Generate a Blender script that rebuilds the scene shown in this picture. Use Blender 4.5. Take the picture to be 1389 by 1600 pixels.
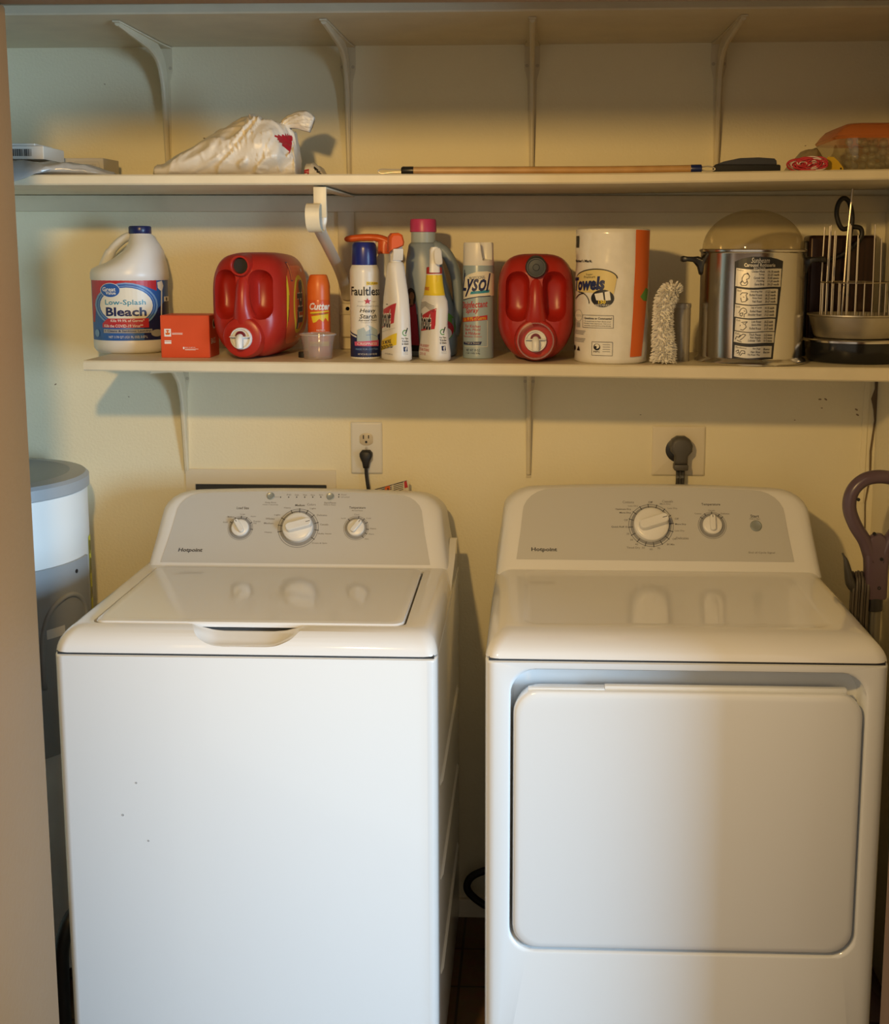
import bpy, bmesh, math, random
from mathutils import Vector, Matrix
random.seed(7)
for o in list(bpy.data.objects): bpy.data.objects.remove(o, do_unlink=True)
SC = bpy.context.scene; COL = SC.collection
PI = math.pi; sin = math.sin; cos = math.cos

# ------------------------------------------------------------------ camera
YAW, PITCH, ROLL = .03352, .14986, .0022
F, CX, CY = 1943.16, 765.05, 685.47
fwd = Vector((-sin(YAW)*cos(PITCH), cos(YAW)*cos(PITCH), -sin(PITCH)))
rgt = Vector((cos(YAW), sin(YAW), 0)); upv = rgt.cross(fwd)
r2 = cos(ROLL)*rgt + sin(ROLL)*upv; u2 = -sin(ROLL)*rgt + cos(ROLL)*upv
cam_data = bpy.data.cameras.new('camera'); cam = bpy.data.objects.new('camera', cam_data); COL.objects.link(cam)
m = Matrix.Identity(4)
for i in range(3): m[i][0] = r2[i]; m[i][1] = u2[i]; m[i][2] = -fwd[i]
m[0][3], m[1][3], m[2][3] = 0.0, -2.82841, 1.56934
cam.matrix_world = m
cam_data.sensor_fit = 'VERTICAL'; cam_data.sensor_height = 36; cam_data.lens = F/1600*36
cam_data.shift_x = -(CX-694.5)/1600; cam_data.shift_y = (CY-800)/1600
cam_data.clip_start = .05
SC.camera = cam

# ------------------------------------------------------------------ light and exposure
SC.view_settings.view_transform = 'Standard'; SC.view_settings.look = 'None'
SC.view_settings.exposure = 0.0; SC.view_settings.gamma = 1.0; SC.view_settings.use_curve_mapping = False
w = bpy.data.worlds.new('room_ambience'); SC.world = w; w.use_nodes = True
w.node_tree.nodes['Background'].inputs[0].default_value = (1.0, .86, .67, 1)
w.node_tree.nodes['Background'].inputs[1].default_value = .51
def area(name, loc, target, sx, sy, power, col):
    l = bpy.data.lights.new(name, 'AREA'); l.shape = 'RECTANGLE'; l.size = sx; l.size_y = sy
    l.energy = power; l.color = col
    o = bpy.data.objects.new(name, l); COL.objects.link(o); o.location = loc
    o.rotation_euler = (Vector(target)-Vector(loc)).to_track_quat('-Z', 'Y').to_euler()
    return o
dl = area('daylight_window', (3.65, -2.75, 1.08), (-.3, -.70, .4), 2.8, 1.5, 130, (.48, .745, 1.0)); dl.data.spread = math.radians(100)
lamp = bpy.data.lights.new('ceiling_lamp', 'POINT'); lamp.energy = 56; lamp.color = (1.0, .63, .22); lamp.shadow_soft_size = .035
lo = bpy.data.objects.new('ceiling_lamp', lamp); COL.objects.link(lo); lo.location = (-.43, -1.96, 1.97)

# ------------------------------------------------------------------ materials
MT = {}
def mat(name, col, rough=.5, metal=0.0, spec=.5, noise=0.0, nscale=30, bump=0.0, bscale=200, coat=0.0, trans=0.0, sss=0.0):
    if name in MT: return MT[name]
    M = bpy.data.materials.new(name); M.use_nodes = True
    nt = M.node_tree; b = nt.nodes['Principled BSDF']
    b.inputs['Base Color'].default_value = (*col, 1); b.inputs['Roughness'].default_value = rough
    b.inputs['Metallic'].default_value = metal; b.inputs['Specular IOR Level'].default_value = spec
    b.inputs['Coat Weight'].default_value = coat; b.inputs['Coat Roughness'].default_value = .05
    b.inputs['Transmission Weight'].default_value = trans
    if noise or bump:
        tc = nt.nodes.new('ShaderNodeTexCoord')
    if noise:
        n = nt.nodes.new('ShaderNodeTexNoise'); n.inputs['Scale'].default_value = nscale; n.inputs['Detail'].default_value = 4
        nt.links.new(tc.outputs['Object'], n.inputs['Vector'])
        r = nt.nodes.new('ShaderNodeValToRGB')
        r.color_ramp.elements[0].color = (*[c*(1-noise) for c in col], 1); r.color_ramp.elements[1].color = (*[min(1, c*(1+noise)) for c in col], 1)
        r.color_ramp.elements[0].position = .3; r.color_ramp.elements[1].position = .7
        nt.links.new(n.outputs['Fac'], r.inputs['Fac']); nt.links.new(r.outputs['Color'], b.inputs['Base Color'])
    if bump:
        n2 = nt.nodes.new('ShaderNodeTexNoise'); n2.inputs['Scale'].default_value = bscale; n2.inputs['Detail'].default_value = 2
        nt.links.new(tc.outputs['Object'], n2.inputs['Vector'])
        bp = nt.nodes.new('ShaderNodeBump'); bp.inputs['Strength'].default_value = bump; bp.inputs['Distance'].default_value = .002
        nt.links.new(n2.outputs['Fac'], bp.inputs['Height']); nt.links.new(bp.outputs['Normal'], b.inputs['Normal'])
    MT[name] = M; return M
def film(name, tint, gloss=.12, rough=.08, milky=0.0, mcol=(.8, .8, .8)):
    """thin clear plastic: see-through sheet with a glossy and a milky share"""
    if name in MT: return MT[name]
    M = bpy.data.materials.new(name); M.use_nodes = True; nt = M.node_tree
    for n in list(nt.nodes): nt.nodes.remove(n)
    out = nt.nodes.new('ShaderNodeOutputMaterial'); tr = nt.nodes.new('ShaderNodeBsdfTransparent'); tr.inputs[0].default_value = (*tint, 1)
    gl = nt.nodes.new('ShaderNodeBsdfGlossy'); gl.inputs['Roughness'].default_value = rough
    lw = nt.nodes.new('ShaderNodeLayerWeight'); lw.inputs['Blend'].default_value = .5
    pw = nt.nodes.new('ShaderNodeMath'); pw.operation = 'POWER'; pw.inputs[1].default_value = 3.5; nt.links.new(lw.outputs['Facing'], pw.inputs[0])
    ma = nt.nodes.new('ShaderNodeMath'); ma.operation = 'MULTIPLY_ADD'; ma.inputs[1].default_value = .45; ma.inputs[2].default_value = gloss*.25; nt.links.new(pw.outputs[0], ma.inputs[0])
    df = nt.nodes.new('ShaderNodeBsdfDiffuse'); df.inputs[0].default_value = (*mcol, 1)
    m1 = nt.nodes.new('ShaderNodeMixShader'); m1.inputs[0].default_value = milky
    m2 = nt.nodes.new('ShaderNodeMixShader')
    nt.links.new(tr.outputs[0], m1.inputs[1]); nt.links.new(df.outputs[0], m1.inputs[2])
    nt.links.new(ma.outputs[0], m2.inputs[0]); nt.links.new(m1.outputs[0], m2.inputs[1]); nt.links.new(gl.outputs[0], m2.inputs[2])
    nt.links.new(m2.outputs[0], out.inputs[0]); MT[name] = M; return M

# ------------------------------------------------------------------ mesh helpers
def NB(): return bmesh.new()
def obj(name, bm, mats, parent=None, smooth=.6, mat_keep=False):
    me = bpy.data.meshes.new(name)
    bmesh.ops.recalc_face_normals(bm, faces=bm.faces) if not mat_keep else None
    bm.to_mesh(me); bm.free()
    o = bpy.data.objects.new(name, me); COL.objects.link(o)
    for q in (mats if isinstance(mats, (list, tuple)) else [mats]): me.materials.append(q)
    if smooth:
        for p in me.polygons: p.use_smooth = True
        if smooth < 3: me.set_sharp_from_angle(angle=smooth)
    if parent: o.parent = parent
    return o
def tag(o, label, cat, group=None):
    o['label'] = label; o['category'] = cat
    if group: o['group'] = group
    return o
def thing(name, label, cat, loc=(0, 0, 0), rz=0, group=None):
    o = bpy.data.objects.new(name, None); COL.objects.link(o); o.empty_display_size = .05
    o.location = loc; o.rotation_euler = (0, 0, rz); return tag(o, label, cat, group)
def struct(name, bm, m, smooth=.6):
    o = obj(name, bm, m, None, smooth); o['kind'] = 'structure'; return o
def plabel(o, s): o['label'] = s; return o
def box(bm, x0, x1, y0, y1, z0, z1, bev=0, seg=2):
    r = bmesh.ops.create_cube(bm, size=1)
    vs = r['verts']
    for v in vs: v.co = Vector((x0+(v.co.x+.5)*(x1-x0), y0+(v.co.y+.5)*(y1-y0), z0+(v.co.z+.5)*(z1-z0)))
    if bev:
        es = list({e for v in vs for e in v.link_edges})
        bmesh.ops.bevel(bm, geom=es, offset=bev, segments=seg, affect='EDGES', profile=.5)
def loft(bm, rings, cap0=True, cap1=True, closed=True):
    R = [[bm.verts.new(p) for p in r] for r in rings]; n = len(R[0])
    for a, b in zip(R, R[1:]):
        for i in range(n if closed else n-1):
            j = (i+1) % n
            try: bm.faces.new((a[i], a[j], b[j], b[i]))
            except ValueError: pass
    if cap0: bm.faces.new(R[0][::-1])
    if cap1: bm.faces.new(R[-1])
    return R
def rr(cx, cy, hw, hh, r, n=6):
    r = max(1e-4, min(r, hw*.999, hh*.999)); P = []
    for k, (sx, sy, a0) in enumerate(((1, -1, -PI/2), (1, 1, 0), (-1, 1, PI/2), (-1, -1, PI))):
        for i in range(n+1):
            a = a0 + PI/2*i/n; P.append((cx+sx*(hw-r)+r*cos(a), cy+sy*(hh-r)+r*sin(a)))
    return P
def sel(cx, cy, rx, ry, p=2.0, n=32):
    P = []
    for i in range(n):
        a = 2*PI*i/n; c, s = cos(a), sin(a)
        P.append((cx+rx*math.copysign(abs(c)**(2/p), c), cy+ry*math.copysign(abs(s)**(2/p), s)))
    return P
def lathe(bm, prof, n=36, c=(0, 0), sy=1.0, cap0=True, cap1=True):
    return loft(bm, [[(c[0]+max(r, 1e-4)*cos(2*PI*i/n), c[1]+sy*max(r, 1e-4)*sin(2*PI*i/n), z) for i in range(n)] for r, z in prof], cap0, cap1)
def slof(bm, secs, n=32, cap0=True, cap1=True):
    """secs: (z, cx, cy, rx, ry, power)"""
    return loft(bm, [[(x, y, z) for x, y in sel(cx, cy, rx, ry, p, n)] for z, cx, cy, rx, ry, p in secs], cap0, cap1)
def catmull(P, k=6, closed=False):
    P = [Vector(p) for p in P]; n = len(P); out = []
    for i in range(n if closed else n-1):
        p0 = P[(i-1) % n] if closed or i > 0 else P[i]*2-P[i+1]
        p1 = P[i]; p2 = P[(i+1) % n]; p3 = P[(i+2) % n] if closed or i+2 < n else p2*2-p1
        for t in range(k):
            t /= k; out.append(.5*((2*p1)+(-p0+p2)*t+(2*p0-5*p1+4*p2-p3)*t*t+(-p0+3*p1-3*p2+p3)*t**3))
    if not closed: out.append(P[-1])
    return out
def tube(bm, P, r, n=10, closed=False, flat=1.0, up=None):
    P = [Vector(p) for p in P]; N = len(P); rings = []
    prev = None
    for i in range(N):
        if closed: t = (P[(i+1) % N]-P[i-1])
        else: t = P[min(i+1, N-1)]-P[max(i-1, 0)]
        t.normalize()
        if up is not None:
            a = Vector(up)-t*t.dot(Vector(up)); a.normalize()
        elif prev is None:
            a = t.orthogonal().normalized()
        else:
            a = prev-t*t.dot(prev); a.normalize()
        prev = a; b = t.cross(a)
        rad = r[i] if isinstance(r, (list, tuple)) else r
        rings.append([P[i]+a*rad*flat*cos(2*PI*k/n)+b*rad*sin(2*PI*k/n) for k in range(n)])
    if closed: rings.append(rings[0])
    if closed:
        R = [[bm.verts.new(p) for p in q] for q in rings[:-1]]
        for i in range(N):
            A, B = R[i], R[(i+1) % N]
            for k in range(n): bm.faces.new((A[k], A[(k+1) % n], B[(k+1) % n], B[k]))
    else: loft(bm, rings)
def prism(bm, P, d0, d1, ax='y'):
    """extrude a polygon given in the xz (ax y), yz (ax x) or xy (ax z) plane"""
    f = {'y': lambda p, d: (p[0], d, p[1]), 'x': lambda p, d: (d, p[0], p[1]), 'z': lambda p, d: (p[0], p[1], d)}[ax]
    loft(bm, [[f(p, d0) for p in P], [f(p, d1) for p in P]])
def boolean(bmA, bmB, op='DIFFERENCE'):
    obs = []
    for b in (bmA, bmB):
        bmesh.ops.recalc_face_normals(b, faces=b.faces)
        me = bpy.data.meshes.new('t'); b.to_mesh(me); b.free()
        o = bpy.data.objects.new('t', me); COL.objects.link(o); obs.append(o)
    md = obs[0].modifiers.new('b', 'BOOLEAN'); md.object = obs[1]; md.operation = op; md.solver = 'EXACT'
    bpy.context.view_layer.update()
    dg = bpy.context.evaluated_depsgraph_get()
    me = bpy.data.meshes.new_from_object(obs[0].evaluated_get(dg))
    bm = NB(); bm.from_mesh(me)
    for o in obs: bpy.data.objects.remove(o, do_unlink=True)
    bpy.data.meshes.remove(me); return bm
def shift(bm, dx, dy, dz): bmesh.ops.translate(bm, verts=bm.verts, vec=(dx, dy, dz)); return bm
def rot(bm, ang, axis, c=(0, 0, 0)): bmesh.ops.rotate(bm, verts=bm.verts, cent=c, matrix=Matrix.Rotation(ang, 3, axis)); return bm

# ------------------------------------------------------------------ printing (labels, panels, signs)
class Print:
    """flat shapes and words in (u,v) metres, later laid on a surface"""
    def __init__(s): s.bm = NB(); s.mats = []
    def mi(s, m):
        if m not in s.mats: s.mats.append(m)
        return s.mats.index(m)
    def poly(s, P, m, k=0):
        f = s.bm.faces.new([s.bm.verts.new((p[0], p[1], k)) for p in P]); f.material_index = s.mi(m)
    def rect(s, u0, v0, u1, v1, m, k=0): s.poly([(u0, v0), (u1, v0), (u1, v1), (u0, v1)], m, k)
    def rrect(s, u0, v0, u1, v1, r, m, k=0): s.poly(rr((u0+u1)/2, (v0+v1)/2, (u1-u0)/2, (v1-v0)/2, r, 4), m, k)
    def ell(s, cx, cy, rx, ry, m, k=0, rot=0, n=28):
        c, q = cos(rot), sin(rot)
        s.poly([(cx+rx*cos(a)*c-ry*sin(a)*q, cy+rx*cos(a)*q+ry*sin(a)*c) for a in (2*PI*i/n for i in range(n))], m, k)
    def arc(s, cx, cy, rx, ry, w, a0, a1, m, k=0, n=24):
        for i in range(n):
            a, b = a0+(a1-a0)*i/n, a0+(a1-a0)*(i+1)/n
            s.poly([(cx+rx*cos(a), cy+ry*sin(a)), (cx+rx*cos(b), cy+ry*sin(b)), (cx+(rx-w)*cos(b), cy+(ry-w)*sin(b)), (cx+(rx-w)*cos(a), cy+(ry-w)*sin(a))], m, k)
    def line(s, P, w, m, k=0):
        for a, b in zip(P, P[1:]):
            dx, dy = b[0]-a[0], b[1]-a[1]; L = math.hypot(dx, dy) or 1; nx, ny = -dy/L*w/2, dx/L*w/2
            s.poly([(a[0]-nx, a[1]-ny), (b[0]-nx, b[1]-ny), (b[0]+nx, b[1]+ny), (a[0]+nx, a[1]+ny)], m, k)
    def text(s, t, u0, v0, u1, v1, m, k=1, bold=0.0, shear=0.0, rot=0.0, keep=False):
        """the words t fitted to the box u0..u1, v0..v1 (turned by rot about its centre)"""
        cu = bpy.data.curves.new('t', 'FONT'); cu.body = t; cu.size = 1; cu.resolution_u = 2; cu.offset = bold; cu.shear = shear
        o = bpy.data.objects.new('t', cu); COL.objects.link(o); bpy.context.view_layer.update()
        me = bpy.data.meshes.new_from_object(o)
        vs = [v.co.copy() for v in me.vertices]; fs = [tuple(p.vertices) for p in me.polygons]
        bpy.data.objects.remove(o, do_unlink=True); bpy.data.meshes.remove(me); bpy.data.curves.remove(cu)
        if not vs: return
        x0, x1 = min(v.x for v in vs), max(v.x for v in vs); y0, y1 = min(v.y for v in vs), max(v.y for v in vs)
        sx, sy = (u1-u0)/(x1-x0), (v1-v0)/(y1-y0)
        if keep: sx = sy = min(sx, sy)
        c, q = cos(rot), sin(rot); mx, my = (u0+u1)/2, (v0+v1)/2; i = s.mi(m); V = []
        for v in vs:
            x, y = (v.x-(x0+x1)/2)*sx, (v.y-(y0+y1)/2)*sy
            V.append(s.bm.verts.new((mx+x*c-y*q, my+x*q+y*c, k)))
        for f in fs:
            try: s.bm.faces.new([V[j] for j in f]).material_index = i
            except ValueError: pass
    def build(s, name, parent, fn, du=0, dv=0, base=.0004, step=.00016):
        """fn(u,v,height) -> local point; du/dv: cut the shapes this finely first so that they follow a curve"""
        bm = s.bm
        for d, ax in ((du, 0), (dv, 1)):
            if d:
                lo = min(v.co[ax] for v in bm.verts); hi = max(v.co[ax] for v in bm.verts); t = lo+d
                while t < hi:
                    co = Vector((0, 0, 0)); co[ax] = t; no = Vector((0, 0, 0)); no[ax] = 1
                    bmesh.ops.bisect_plane(bm, geom=list(bm.verts)+list(bm.edges)+list(bm.faces), plane_co=co, plane_no=no)
                    t += d
        bm.normal_update()
        for f in bm.faces:
            if f.normal.z < 0: f.normal_flip()
        for v in bm.verts: v.co = Vector(fn(v.co.x, v.co.y, base+step*v.co.z))
        return obj(name, bm, s.mats, parent, 0, mat_keep=True)
def cyl(r, z0=0.0, a0=0.0, sy=1.0):
    return lambda u, v, h: ((r+h)*sin(a0+u/r), -(r+h)*sy*cos(a0+u/r), z0+v)
def flat(o, ex, ey):
    o, ex, ey = Vector(o), Vector(ex).normalized(), Vector(ey).normalized(); n = ex.cross(ey)
    return lambda u, v, h: o+ex*u+ey*v+n*h
# ------------------------------------------------------------------ the room
wallm = mat('cream_wall_paint', (.86, .79, .575), .55, noise=.03, nscale=3, bump=.35, bscale=160)
shelfm = mat('cream_shelf_paint', (.70, .625, .455), .42, noise=.05, nscale=14, bump=.15, bscale=60)
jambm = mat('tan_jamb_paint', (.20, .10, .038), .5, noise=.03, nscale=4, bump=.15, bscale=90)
trimm = mat('cream_trim_paint', (.78, .71, .56), .45, noise=.03, nscale=6)
dark = mat('dark_void', (.012, .012, .013), .6)
screwm = mat('painted_screw', (.55, .48, .36), .4, .3)
scuff = mat('scuff_mark', (.30, .22, .13), .8)
def floor_mat():
    M = bpy.data.materials.new('brown_floor_tile'); M.use_nodes = True; nt = M.node_tree; b = nt.nodes['Principled BSDF']
    tc = nt.nodes.new('ShaderNodeTexCoord'); br = nt.nodes.new('ShaderNodeTexBrick'); br.offset = 0
    br.inputs['Scale'].default_value = 1; br.inputs['Brick Width'].default_value = .15; br.inputs['Row Height'].default_value = .15; br.inputs['Mortar Size'].default_value = .003
    br.inputs['Color1'].default_value = (.16, .085, .04, 1); br.inputs['Color2'].default_value = (.20, .11, .055, 1); br.inputs['Mortar'].default_value = (.05, .03, .02, 1)
    n = nt.nodes.new('ShaderNodeTexNoise'); n.inputs['Scale'].default_value = 40
    mx = nt.nodes.new('ShaderNodeMixRGB'); mx.blend_type = 'MULTIPLY'; mx.inputs[0].default_value = .5
    nt.links.new(tc.outputs['Object'], br.inputs['Vector']); nt.links.new(tc.outputs['Object'], n.inputs['Vector'])
    nt.links.new(br.outputs['Color'], mx.inputs[1]); nt.links.new(n.outputs['Color'], mx.inputs[2]); nt.links.new(mx.outputs[0], b.inputs['Base Color'])
    b.inputs['Roughness'].default_value = .45; return M
FZ = -.035
XL, XR = -1.62, .783
b = NB(); box(b, XL-.1, XR+.1, 0, .1, FZ-.05, 2.5); struct('wall_back', b, wallm)
b = NB(); box(b, XL-.1, XL, -1.13, 0, FZ-.05, 2.5); struct('wall_left', b, wallm)
b = NB(); box(b, XR, XR+.1, -1.13, 0, FZ-.05, 2.5); struct('wall_right', b, wallm)
b = NB(); box(b, -3, 3, -4.2, .1, FZ-.05, FZ); struct('floor', b, floor_mat())
b = NB(); box(b, XL-.1, XR+.1, -1.13, .1, 2.5, 2.55); struct('ceiling', b, wallm)
# the two ends of the closet opening
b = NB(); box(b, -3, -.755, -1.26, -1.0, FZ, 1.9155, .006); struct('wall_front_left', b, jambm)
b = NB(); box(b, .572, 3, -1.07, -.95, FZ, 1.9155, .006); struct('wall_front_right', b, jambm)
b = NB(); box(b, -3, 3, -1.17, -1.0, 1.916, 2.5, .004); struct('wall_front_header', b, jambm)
b = NB(); box(b, XL, XR, -.014, 0, FZ, .012, .003); struct('baseboard_back', b, trimm)
# cracked corner seam at the right end of the back wall
P = [(.775, 1.31), (.777, 1.262), (.770, 1.24), (.776, 1.215), (.779, 1.19), (.772, 1.12), (.774, 1.06), (.766, 1.0), (.77, .9), (.772, .9), (.768, 1.0), (.777, 1.06), (.776, 1.12), (.782, 1.19), (.7825, 1.25), (.782, 1.31)]
b = NB(); prism(b, P, -.0035, 0); struct('trim_1', b, mat('torn_seam', (.16, .11, .06), .8))
b = NB(); prism(b, [(.755, 1.31), (.768, 1.31), (.764, 1.2), (.763, 1.0), (.751, 1.0), (.752, 1.2)], -.003, 0); struct('trim_2', b, wallm)
# ledger boards under the middle shelf
b = NB(); box(b, XL, XR, -.02, 0, 1.655, 1.691, .002); struct('trim_3', b, shelfm)
# small scuffs and nail holes on the back wall
P = Print()
for u, v, r in ((-.735, 1.817, .003), (-.712, 1.82, .002), (-.695, 1.816, .003), (-.685, 1.813, .004), (-.672, 1.812, .003), (-.62, 1.818, .002), (-.955, 1.935, .002),
                (.655, 1.238, .004), (.668, 1.238, .004), (.66, 1.218, .0025), (.738, 1.215, .004), (.741, 1.203, .004), (.60, 1.19, .002), (.60, 1.80, .002), (.602, 1.785, .002), (-.93, 1.234, .002), (.25, 1.20, .002), (-1.1, 1.262, .003), (.73, .965, .0025)):
    P.ell(u, v, r, r*.5, scuff, 0, random.uniform(-.6, .6), 8)
so = P.build('trim_4', None, flat((0, 0, 0), (1, 0, 0), (0, 0, 1))); so['kind'] = 'structure'

# ------------------------------------------------------------------ shelves
def lin(x, pts):
    if x <= pts[0][0]: (x0, a), (x1, b) = pts[0], pts[1]
    else:
        for (x0, a), (x1, b) in zip(pts, pts[1:]):
            if x <= x1: break
    return a+(b-a)*(x-x0)/(x1-x0)
zlow = lambda x: lin(x, [(-.905, 1.3485), (-.09, 1.3465), (.71, 1.342)])
zmid = lambda x: lin(x, [(-.97, 1.712), (-.4, 1.713), (.14, 1.7145), (.67, 1.7225)])
ztop = lambda x: lin(x, [(-1., 2.034), (-.16, 2.037), (.6, 2.042)])
def shelf(label, x0, x1, y0, zt, t0, t1):
    b = NB(); n = 24; r = .003; rings = []
    for i in range(n+1):
        x = x0+(x1-x0)*i/n; z = zt(x); t = t0+(t1-t0)*i/n
        rings.append([(x, 0, z-t), (x, y0+r, z-t), (x, y0, z-t+r), (x, y0, z-r), (x, y0+r, z), (x, 0, z)])
    loft(b, rings)
    o = obj('wall_shelf', b, shelfm); return tag(o, label, 'shelf')
shelf('highest cream wall shelf, empty, cut by top of picture', XL, XR, -.387, ztop, .020, .021)
shelf('middle cream shelf carrying white plastic bag and broom pole', XL, XR, -.43, zmid, .020, .019)
shelf('lowest cream shelf holding detergent jugs and paper towels', -.905, XR, -.35, zlow, .021, .028)

# stamped steel brackets: wall leg, shelf leg, ridge deepest in the corner
def bracket(label, x, zs, L, depth, group, w0=.017, lean=0.0, first=False):
    t = thing('shelf_bracket', label, 'bracket', (x, 0, zs), 0, group)
    b = NB()
    loft(b, [[(-w0, 0, 0), (w0, 0, 0), (w0, -.003, 0), (-w0, -.003, 0)], [(-w0, 0, -.05), (w0, 0, -.05), (w0, -.003, -.05), (-w0, -.003, -.05)],
             [(-w0*.62, 0, -.075), (w0*.62, 0, -.075), (w0*.62, -.003, -.075), (-w0*.62, -.003, -.075)],
             [(-.0055, 0, -L), (.0055, 0, -L), (.0055, -.003, -L), (-.0055, -.003, -L)]])
    obj('wall_leg', b, shelfm, t)
    b = NB()
    loft(b, [[(-w0, 0, -.0005), (w0, 0, -.0005), (w0, 0, -.0035), (-w0, 0, -.0035)], [(-w0*.7, -.06, -.0005), (w0*.7, -.06, -.0005), (w0*.7, -.06, -.0035), (-w0*.7, -.06, -.0035)],
             [(-.007, -depth, -.0005), (.007, -depth, -.0005), (.007, -depth, -.0035), (-.007, -depth, -.0035)]])
    obj('shelf_leg', b, shelfm, t)
    # ridge: an L-shaped web with a rounded inner corner, rounded on its open side
    prof = [(-depth+.012, .004), (-depth*.6, .012), (-.085, .024)]
    cor = [(-.05, -.040), (-.036, -.06)]
    b = NB(); pts = [(-depth+.01, -.006), (-depth*.6, -.014), (-depth*.35, -.021), (-.07, -.034), (-.044, -.052), (-.030, -.085), (-.022, -.13), (-.014, -L*.72), (-.006, -L+.008)]
    pts = [(p.x, p.y) for p in catmull([(a, c, 0) for a, c in pts], 3)]
    rings = []
    for i, (y, z) in enumerate(pts):
        # foot of the web: on the shelf while y is far out, on the wall after the corner
        k = i/(len(pts)-1)
        if k < .38: ft = (y, -.003)
        elif k > .55: ft = (-.003, z)
        else:
            q = (k-.38)/.17; ft = (y*(1-q)-.003*q, -.003*(1-q)+z*q)
        w = .0052
        rings.append([(-w, ft[0], ft[1]), (-w, y, z), (-w*.4, y-.003 if k > .45 else y, z-.003 if k < .6 else z), (w*.4, y-.003 if k > .45 else y, z-.003 if k < .6 else z), (w, y, z), (w, ft[0], ft[1])])
    loft(b, rings); obj('ridge', b, shelfm, t)
    for sx in (-1, 1):
        b = NB(); lathe(b, [(.0001, -.0018), (.0035, -.001), (.004, 0)], 10); rot(b, PI/2, 'X'); shift(b, sx*w0*.68, -.0032, -.045)
        obj('screw', b, screwm, t)
    return t
for x, lab in ((-.817, 'leftmost white bracket under the highest shelf, above flat cartons'), (-.410, 'white bracket under the highest shelf, just right of plastic bag'),
               (-.003, 'white bracket under the highest shelf, above wooden pole'), (.4045, 'rightmost white bracket under the highest shelf, above black brush')):
    bracket(lab, x, ztop(x)-.021, .30, .33, 'brackets under the highest shelf')
for x, lab in ((-.80, 'white bracket under lowest shelf, left of the washer console'), (-.005, 'white bracket under lowest shelf, between washer and dryer')):
    bracket(lab, x, zlow(x)-.0255, .268, .27, 'brackets under the lowest shelf', .013)

# shelf-and-rod bracket under the middle shelf
t = thing('closet_rod_bracket', 'cream shelf bracket with empty rod hook and slanted brace', 'bracket', (-.405, 0, 1.35))
Z = 1.35
b = NB(); box(b, -.032, .006, -.012, 0, 1.3475-Z, 1.694-Z, .003); obj('wall_plate', b, shelfm, t)
b = NB(); box(b, -.029, .004, -.022, -.012, 1.375-Z, 1.452-Z, .006); obj('foot_block', b, shelfm, t)
b = NB(); box(b, -.029, .004, -.026, -.012, 1.425-Z, 1.452-Z, .005); obj('clamp', b, shelfm, t)
b = NB(); box(b, -.0165, .0085, -.405, -.020, 1.687-Z, 1.6905-Z, .001); box(b, -.0165, .0085, -.407, -.4025, 1.632-Z, 1.6905-Z, .001); obj('arm', b, shelfm, t)
b = NB(); tube(b, catmull([(-.004, -.40, 1.655-Z), (-.004, -.402, 1.63-Z), (-.008, -.39, 1.61-Z), (-.006, -.30, 1.575-Z), (-.005, -.16, 1.525-Z), (-.010, -.05, 1.482-Z), (-.0115, -.020, 1.462-Z)], 5), .0125, 8, flat=.35, up=(0, 1, .3)); obj('brace', b, mat('worn_bracket_paint', (.66, .60, .50), .35, .1), t)
b = NB()
pts = [(-.020, -.405, 1.657), (-.0195, -.425, 1.655), (-.0195, -.436, 1.645), (-.019, -.437, 1.625), (-.018, -.428, 1.610), (-.016, -.41, 1.604), (-.0155, -.392, 1.612)]
rings = []
for i, p in enumerate(catmull([(x, y, z-Z) for x, y, z in pts], 4)):
    rings.append([(p.x-.0125+.004, p.y, p.z), (p.x+.0145+.004, p.y, p.z), (p.x+.0145+.004, p.y+.003, p.z+.0025), (p.x-.0125+.004, p.y+.003, p.z+.0025)])
loft(b, rings); obj('rod_hook', b, shelfm, t)
b = NB(); lathe(b, [(.0001, -.0025), (.004, -.0018), (.0045, 0)], 12); rot(b, PI/2, 'X'); shift(b, -.010, -.026, 1.440-Z); obj('screw', b, screwm, t)
P = Print(); P.arc(-.0, 1.665-Z, .004, .0055, .0018, 0, 2*PI, scuff, 0, 12); P.arc(.001, 1.674-Z, .0025, .003, .0014, 0, 2*PI, scuff, 0, 10)
P.build('key_slot', t, flat((0, -.012, 0), (1, 0, 0), (0, 0, 1)))
# ------------------------------------------------------------------ washer and dryer
enamel = mat('white_enamel', (.78, .80, .815), .16, spec=.5, coat=.25)
enamel_top = mat('white_enamel_top', (.79, .785, .775), .10, spec=.5, coat=.4)
plastic_w = mat('white_plastic', (.80, .79, .76), .3)
panel_g = mat('grey_panel', (.56, .55, .52), .38)
ring_g = mat('dial_ring_grey', (.27, .27, .27), .35)
ink = mat('dark_ink', (.06, .06, .065), .5)
ink2 = mat('grey_ink', (.23, .22, .21), .5)
btn_g = mat('grey_button', (.33, .36, .35), .3, .3)
seam_d = mat('dark_seam', (.03, .03, .03), .7)
hi = mat('knob_highlight', (.86, .86, .84), .2)

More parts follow.
